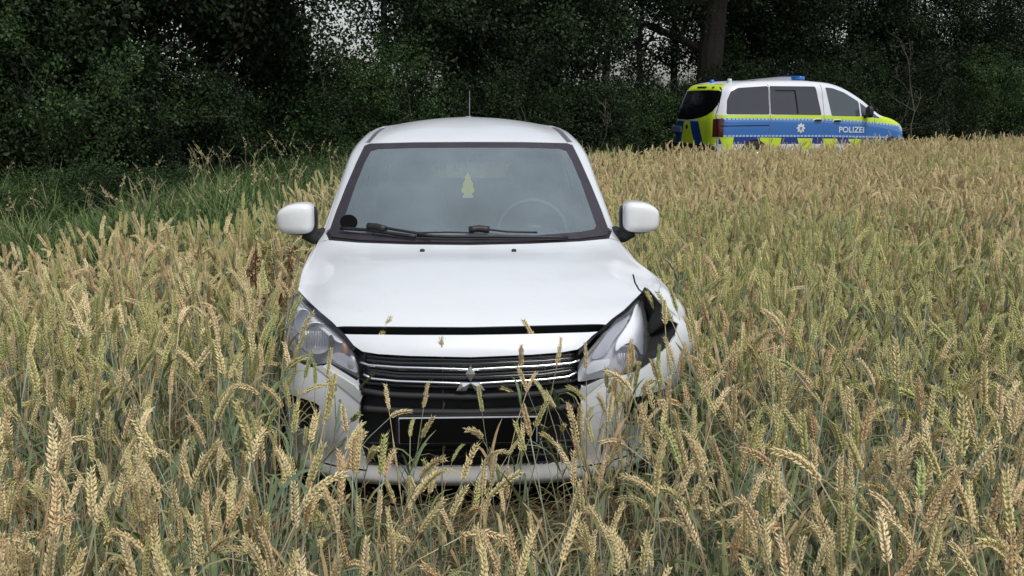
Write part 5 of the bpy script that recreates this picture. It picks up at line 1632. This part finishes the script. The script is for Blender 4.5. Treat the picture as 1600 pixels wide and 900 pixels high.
# ================================================================== hedge, trees and the big trunk
def along(t):
    """point on the hedge line at x=t"""
    return float(np.interp(t, hx, hy))
r3 = random.Random(5)
look = ["dark leafy", "mid-green", "low dark", "tall narrow", "small bright"]
xs = []
x = -15.0
while x < 22: xs.append(x); x += 1.25 if x < 3 else 1.5
def where(px_):
    if px_ < 160: return "beyond the far left of the grass verge"
    if px_ < 420: return "behind the left grass verge"
    if px_ < 600: return "behind the grass left of the hatchback"
    if px_ < 960: return "behind the hatchback roof"
    if px_ < 1050: return "just left of the police van"
    if px_ < 1430: return "behind the police van"
    return "right of the police van nose"
def screen_x(px, py): return 800 + FPX * ((Vector((px, py, 1)) - CAM).dot(_rt)) / max((Vector((px, py, 1)) - CAM).dot(_fw), .1)
ORD = "first second third fourth fifth sixth seventh eighth ninth tenth eleventh twelfth thirteenth fourteenth fifteenth sixteenth seventeenth eighteenth nineteenth".split()
def ordinal(i):
    if i < 19: return ORD[i]
    return {2: "twenty", 3: "thirty"}[(i + 1) // 10] + "-" + ORD[(i + 1) % 10 - 1] if (i + 1) % 10 else {2: "twentieth", 3: "thirtieth"}[(i + 1) // 10]
GAPS = ((180, 350, .78), (510, 590, .80), (620, 680, .80), (735, 775, .88), (870, 1090, .76))
plants_made = []
for row, (off, sc) in enumerate(((0.0, 1.0), (1.5, 1.08))):
    i = -1
    for x in xs:
        xx = x + r3.uniform(-.4, .4) + row * .6; yy = along(xx) + 1.0 + off + r3.uniform(-.35, .35)
        sp = screen_x(xx, yy)
        if not (-420 < sp < 2000): continue
        inv = -90 < sp < 1690
        i += inv
        k = r3.choice((0, 1, 2, 3, 0, 3)) if row else r3.choice((0, 1, 2, 2, 4, 3))
        s = sc * r3.uniform(.88, 1.08)
        for g0, g1, gk in GAPS:
            if g0 < sp < g1: s *= gk; k = r3.choice((0, 2))
        plants_made.append((sp, row, k))
        plant('shrub', shr, k, (xx, yy, 0), r3.uniform(0, 6.28), s,
              ("%s shrub, %s from the left in the %s row of the hedge" % (look[k], ordinal(i), ("front", "second", "back")[row])) if inv else "hedge shrub beyond the %s edge of the view" % ("left" if sp < 0 else "right"), 'shrub', "shrubs of the dark hedge", 'branches', 'foliage')
def from_px(q, off):
    x = 0.0
    for _ in range(60): x += (q - screen_x(x, along(x) + off)) * .008
    return x
ORDER = 0
for x in xs:
    xx = x + .5; yy = along(xx) + 1.9; sp = screen_x(xx, yy)
    if -150 < sp < 1760:
        plant('shrub', shr, 4, (xx, yy, 0), r3.uniform(0, 6.28), (1.15, 1.15, 1.05 + .25 * r3.random()), "low bright-leaved shrub, %s from the left, filling the foot of the hedge" % ordinal(ORDER), 'shrub', "shrubs of the dark hedge", 'branches', 'foliage'); ORDER += 1
# nettles and brambles at the foot of the hedge and in the grass
r4 = random.Random(31)
for i in range(15):
    q = -20 + i * 47 + r4.uniform(-14, 14); off = r4.uniform(-1.9, -.3)
    x = 0.0
    for _ in range(60): x += (q - screen_x(x, along(x) + off)) * .008
    s = r4.uniform(.34, .6)
    plant('weed_clump', shr, 4, (x, along(x) + off, -.03), r4.uniform(0, 6.28), (s * 1.2, s * 1.2, s), "bright green weed clump, %s from the left, rising from the grass before the hedge" % ordinal(i), 'weed', "weed clumps in the grass", 'stems', 'foliage')
tlist = [(-60, 0), (20, 1), (90, 2), (150, 2), (250, 3), (345, 3), (400, 2), (460, 2), (600, 2), (700, 1), (760, 0), (820, 1), (868, 2), (945, 3), (1000, 3), (1050, 3), (1160, 0), (1215, 1), (1270, 2), (1325, 0), (1385, 1), (1440, 2), (1500, 0), (1560, 1), (1630, 0)]
for i, (q, k) in enumerate(tlist):
    off = 3.0 + r3.uniform(-.5, .9); x = from_px(q, off); yy = along(x) + off
    plant('tree', tre, k, (x, yy, 0), r3.uniform(0, 6.28), r3.uniform(.92, 1.08),
          "%s tree rising out of the hedge, %s from the left" % (["broad", "tall", "slim", "thin-crowned"][k], ordinal(i)), 'tree', "trees rising out of the hedge", 'trunk', 'crown')
plant('tree', big, 0, (6.35, 24.6, 0), 1.0, 1.0, "big tree with thick straight trunk behind the rear of the police van", 'tree', None, 'trunk', 'crown')
# bare pale saplings standing in front of the hedge
def sapling(px_, top, Y, seed, h=None):
    r = random.Random(seed); base = at(px_, 300, Y); tp = at(px_, top, Y)
    H = tp.z; e = empty('bare_sapling', (base.x, Y, 0)); mb = MB(); tips = []
    p = Vector((0, 0, 0)); pts = [p.copy()]
    for i in range(8):
        p = p + Vector((r.gauss(0, .05), r.gauss(0, .05), H / 8)); pts.append(p.copy())
    mb.tube(pts, [.022 * (1 - .1 * i) for i in range(9)], 6, cap=False); mb.build('stem', twig_m, e, True)
    tb = MB()
    for k in range(6):
        q = pts[r.randint(3, 7)]; limb(tb, q, Vector((r.gauss(0, .6), r.gauss(0, .3), 1)), H * r.uniform(.12, .28), .010, r, 1, tips, .15)
    tb.build('twigs', twig_m, e)
    return e
tag(sapling(768, 88, 17.9, 3), "thin bare forked sapling in front of the hedge behind the car roof", "sapling")
tag(sapling(938, 155, 19.0, 4), "short leaning bare stem at the wheat edge right of the car roof", "sapling")
tag(sapling(1215 + 200, 60, 24.5, 6), "thin pale stem in the hedge above the nose of the police van", "sapling")
tag(sapling(498, 30, 15.0, 8), "thin bare stem in the hedge left of the car roof", "sapling")
for q, k in ((-230, 1), (-380, 0), (1760, 1), (1900, 0)):
    x = from_px(q, 3.2); plant('tree', tre, k, (x, along(x) + 3.2, 0), r3.uniform(0, 6.28), 1.0, "hedge tree beyond the %s edge of the view" % ("left" if q < 0 else "right"), 'tree', "trees rising out of the hedge", 'trunk', 'crown')
# dry brown dock plant standing in the wheat left of the car
dk = empty('dock_plant', (-1.22, 1.85, 0)); dk.scale = (1.12, 1.12, 1.12); tag(dk, "rust-brown dried dock plant standing in the wheat left of the car", "weed")
rust = mat("rust_seed", (.20, .075, .03), .9, scale=30, col2=(.12, .05, .025)); r = random.Random(2)
for k in range(4):
    stm = MB(); sd = MB()
    d = Vector((r.gauss(0, .12), r.gauss(0, .12), 1)); stm.tube([(0, 0, 0), tuple(d * .45), tuple(d * .82)], [.005, .004, .002], 5)
    for q in range(150):
        f = r.uniform(.5, .82); c = d * f + Vector((r.gauss(0, .016), r.gauss(0, .016), r.gauss(0, .01))); s = .008
        sd.add([c, c + Vector((r.gauss(0, s), r.gauss(0, s), s)), c + Vector((r.gauss(0, s), r.gauss(0, s), -s)), c + Vector((r.gauss(0, s), r.gauss(0, s), 0))], [(0, 1, 2), (0, 2, 3)])
    st_ = stm.build('stem', rust, dk); sd.build('seed_head', rust, st_)
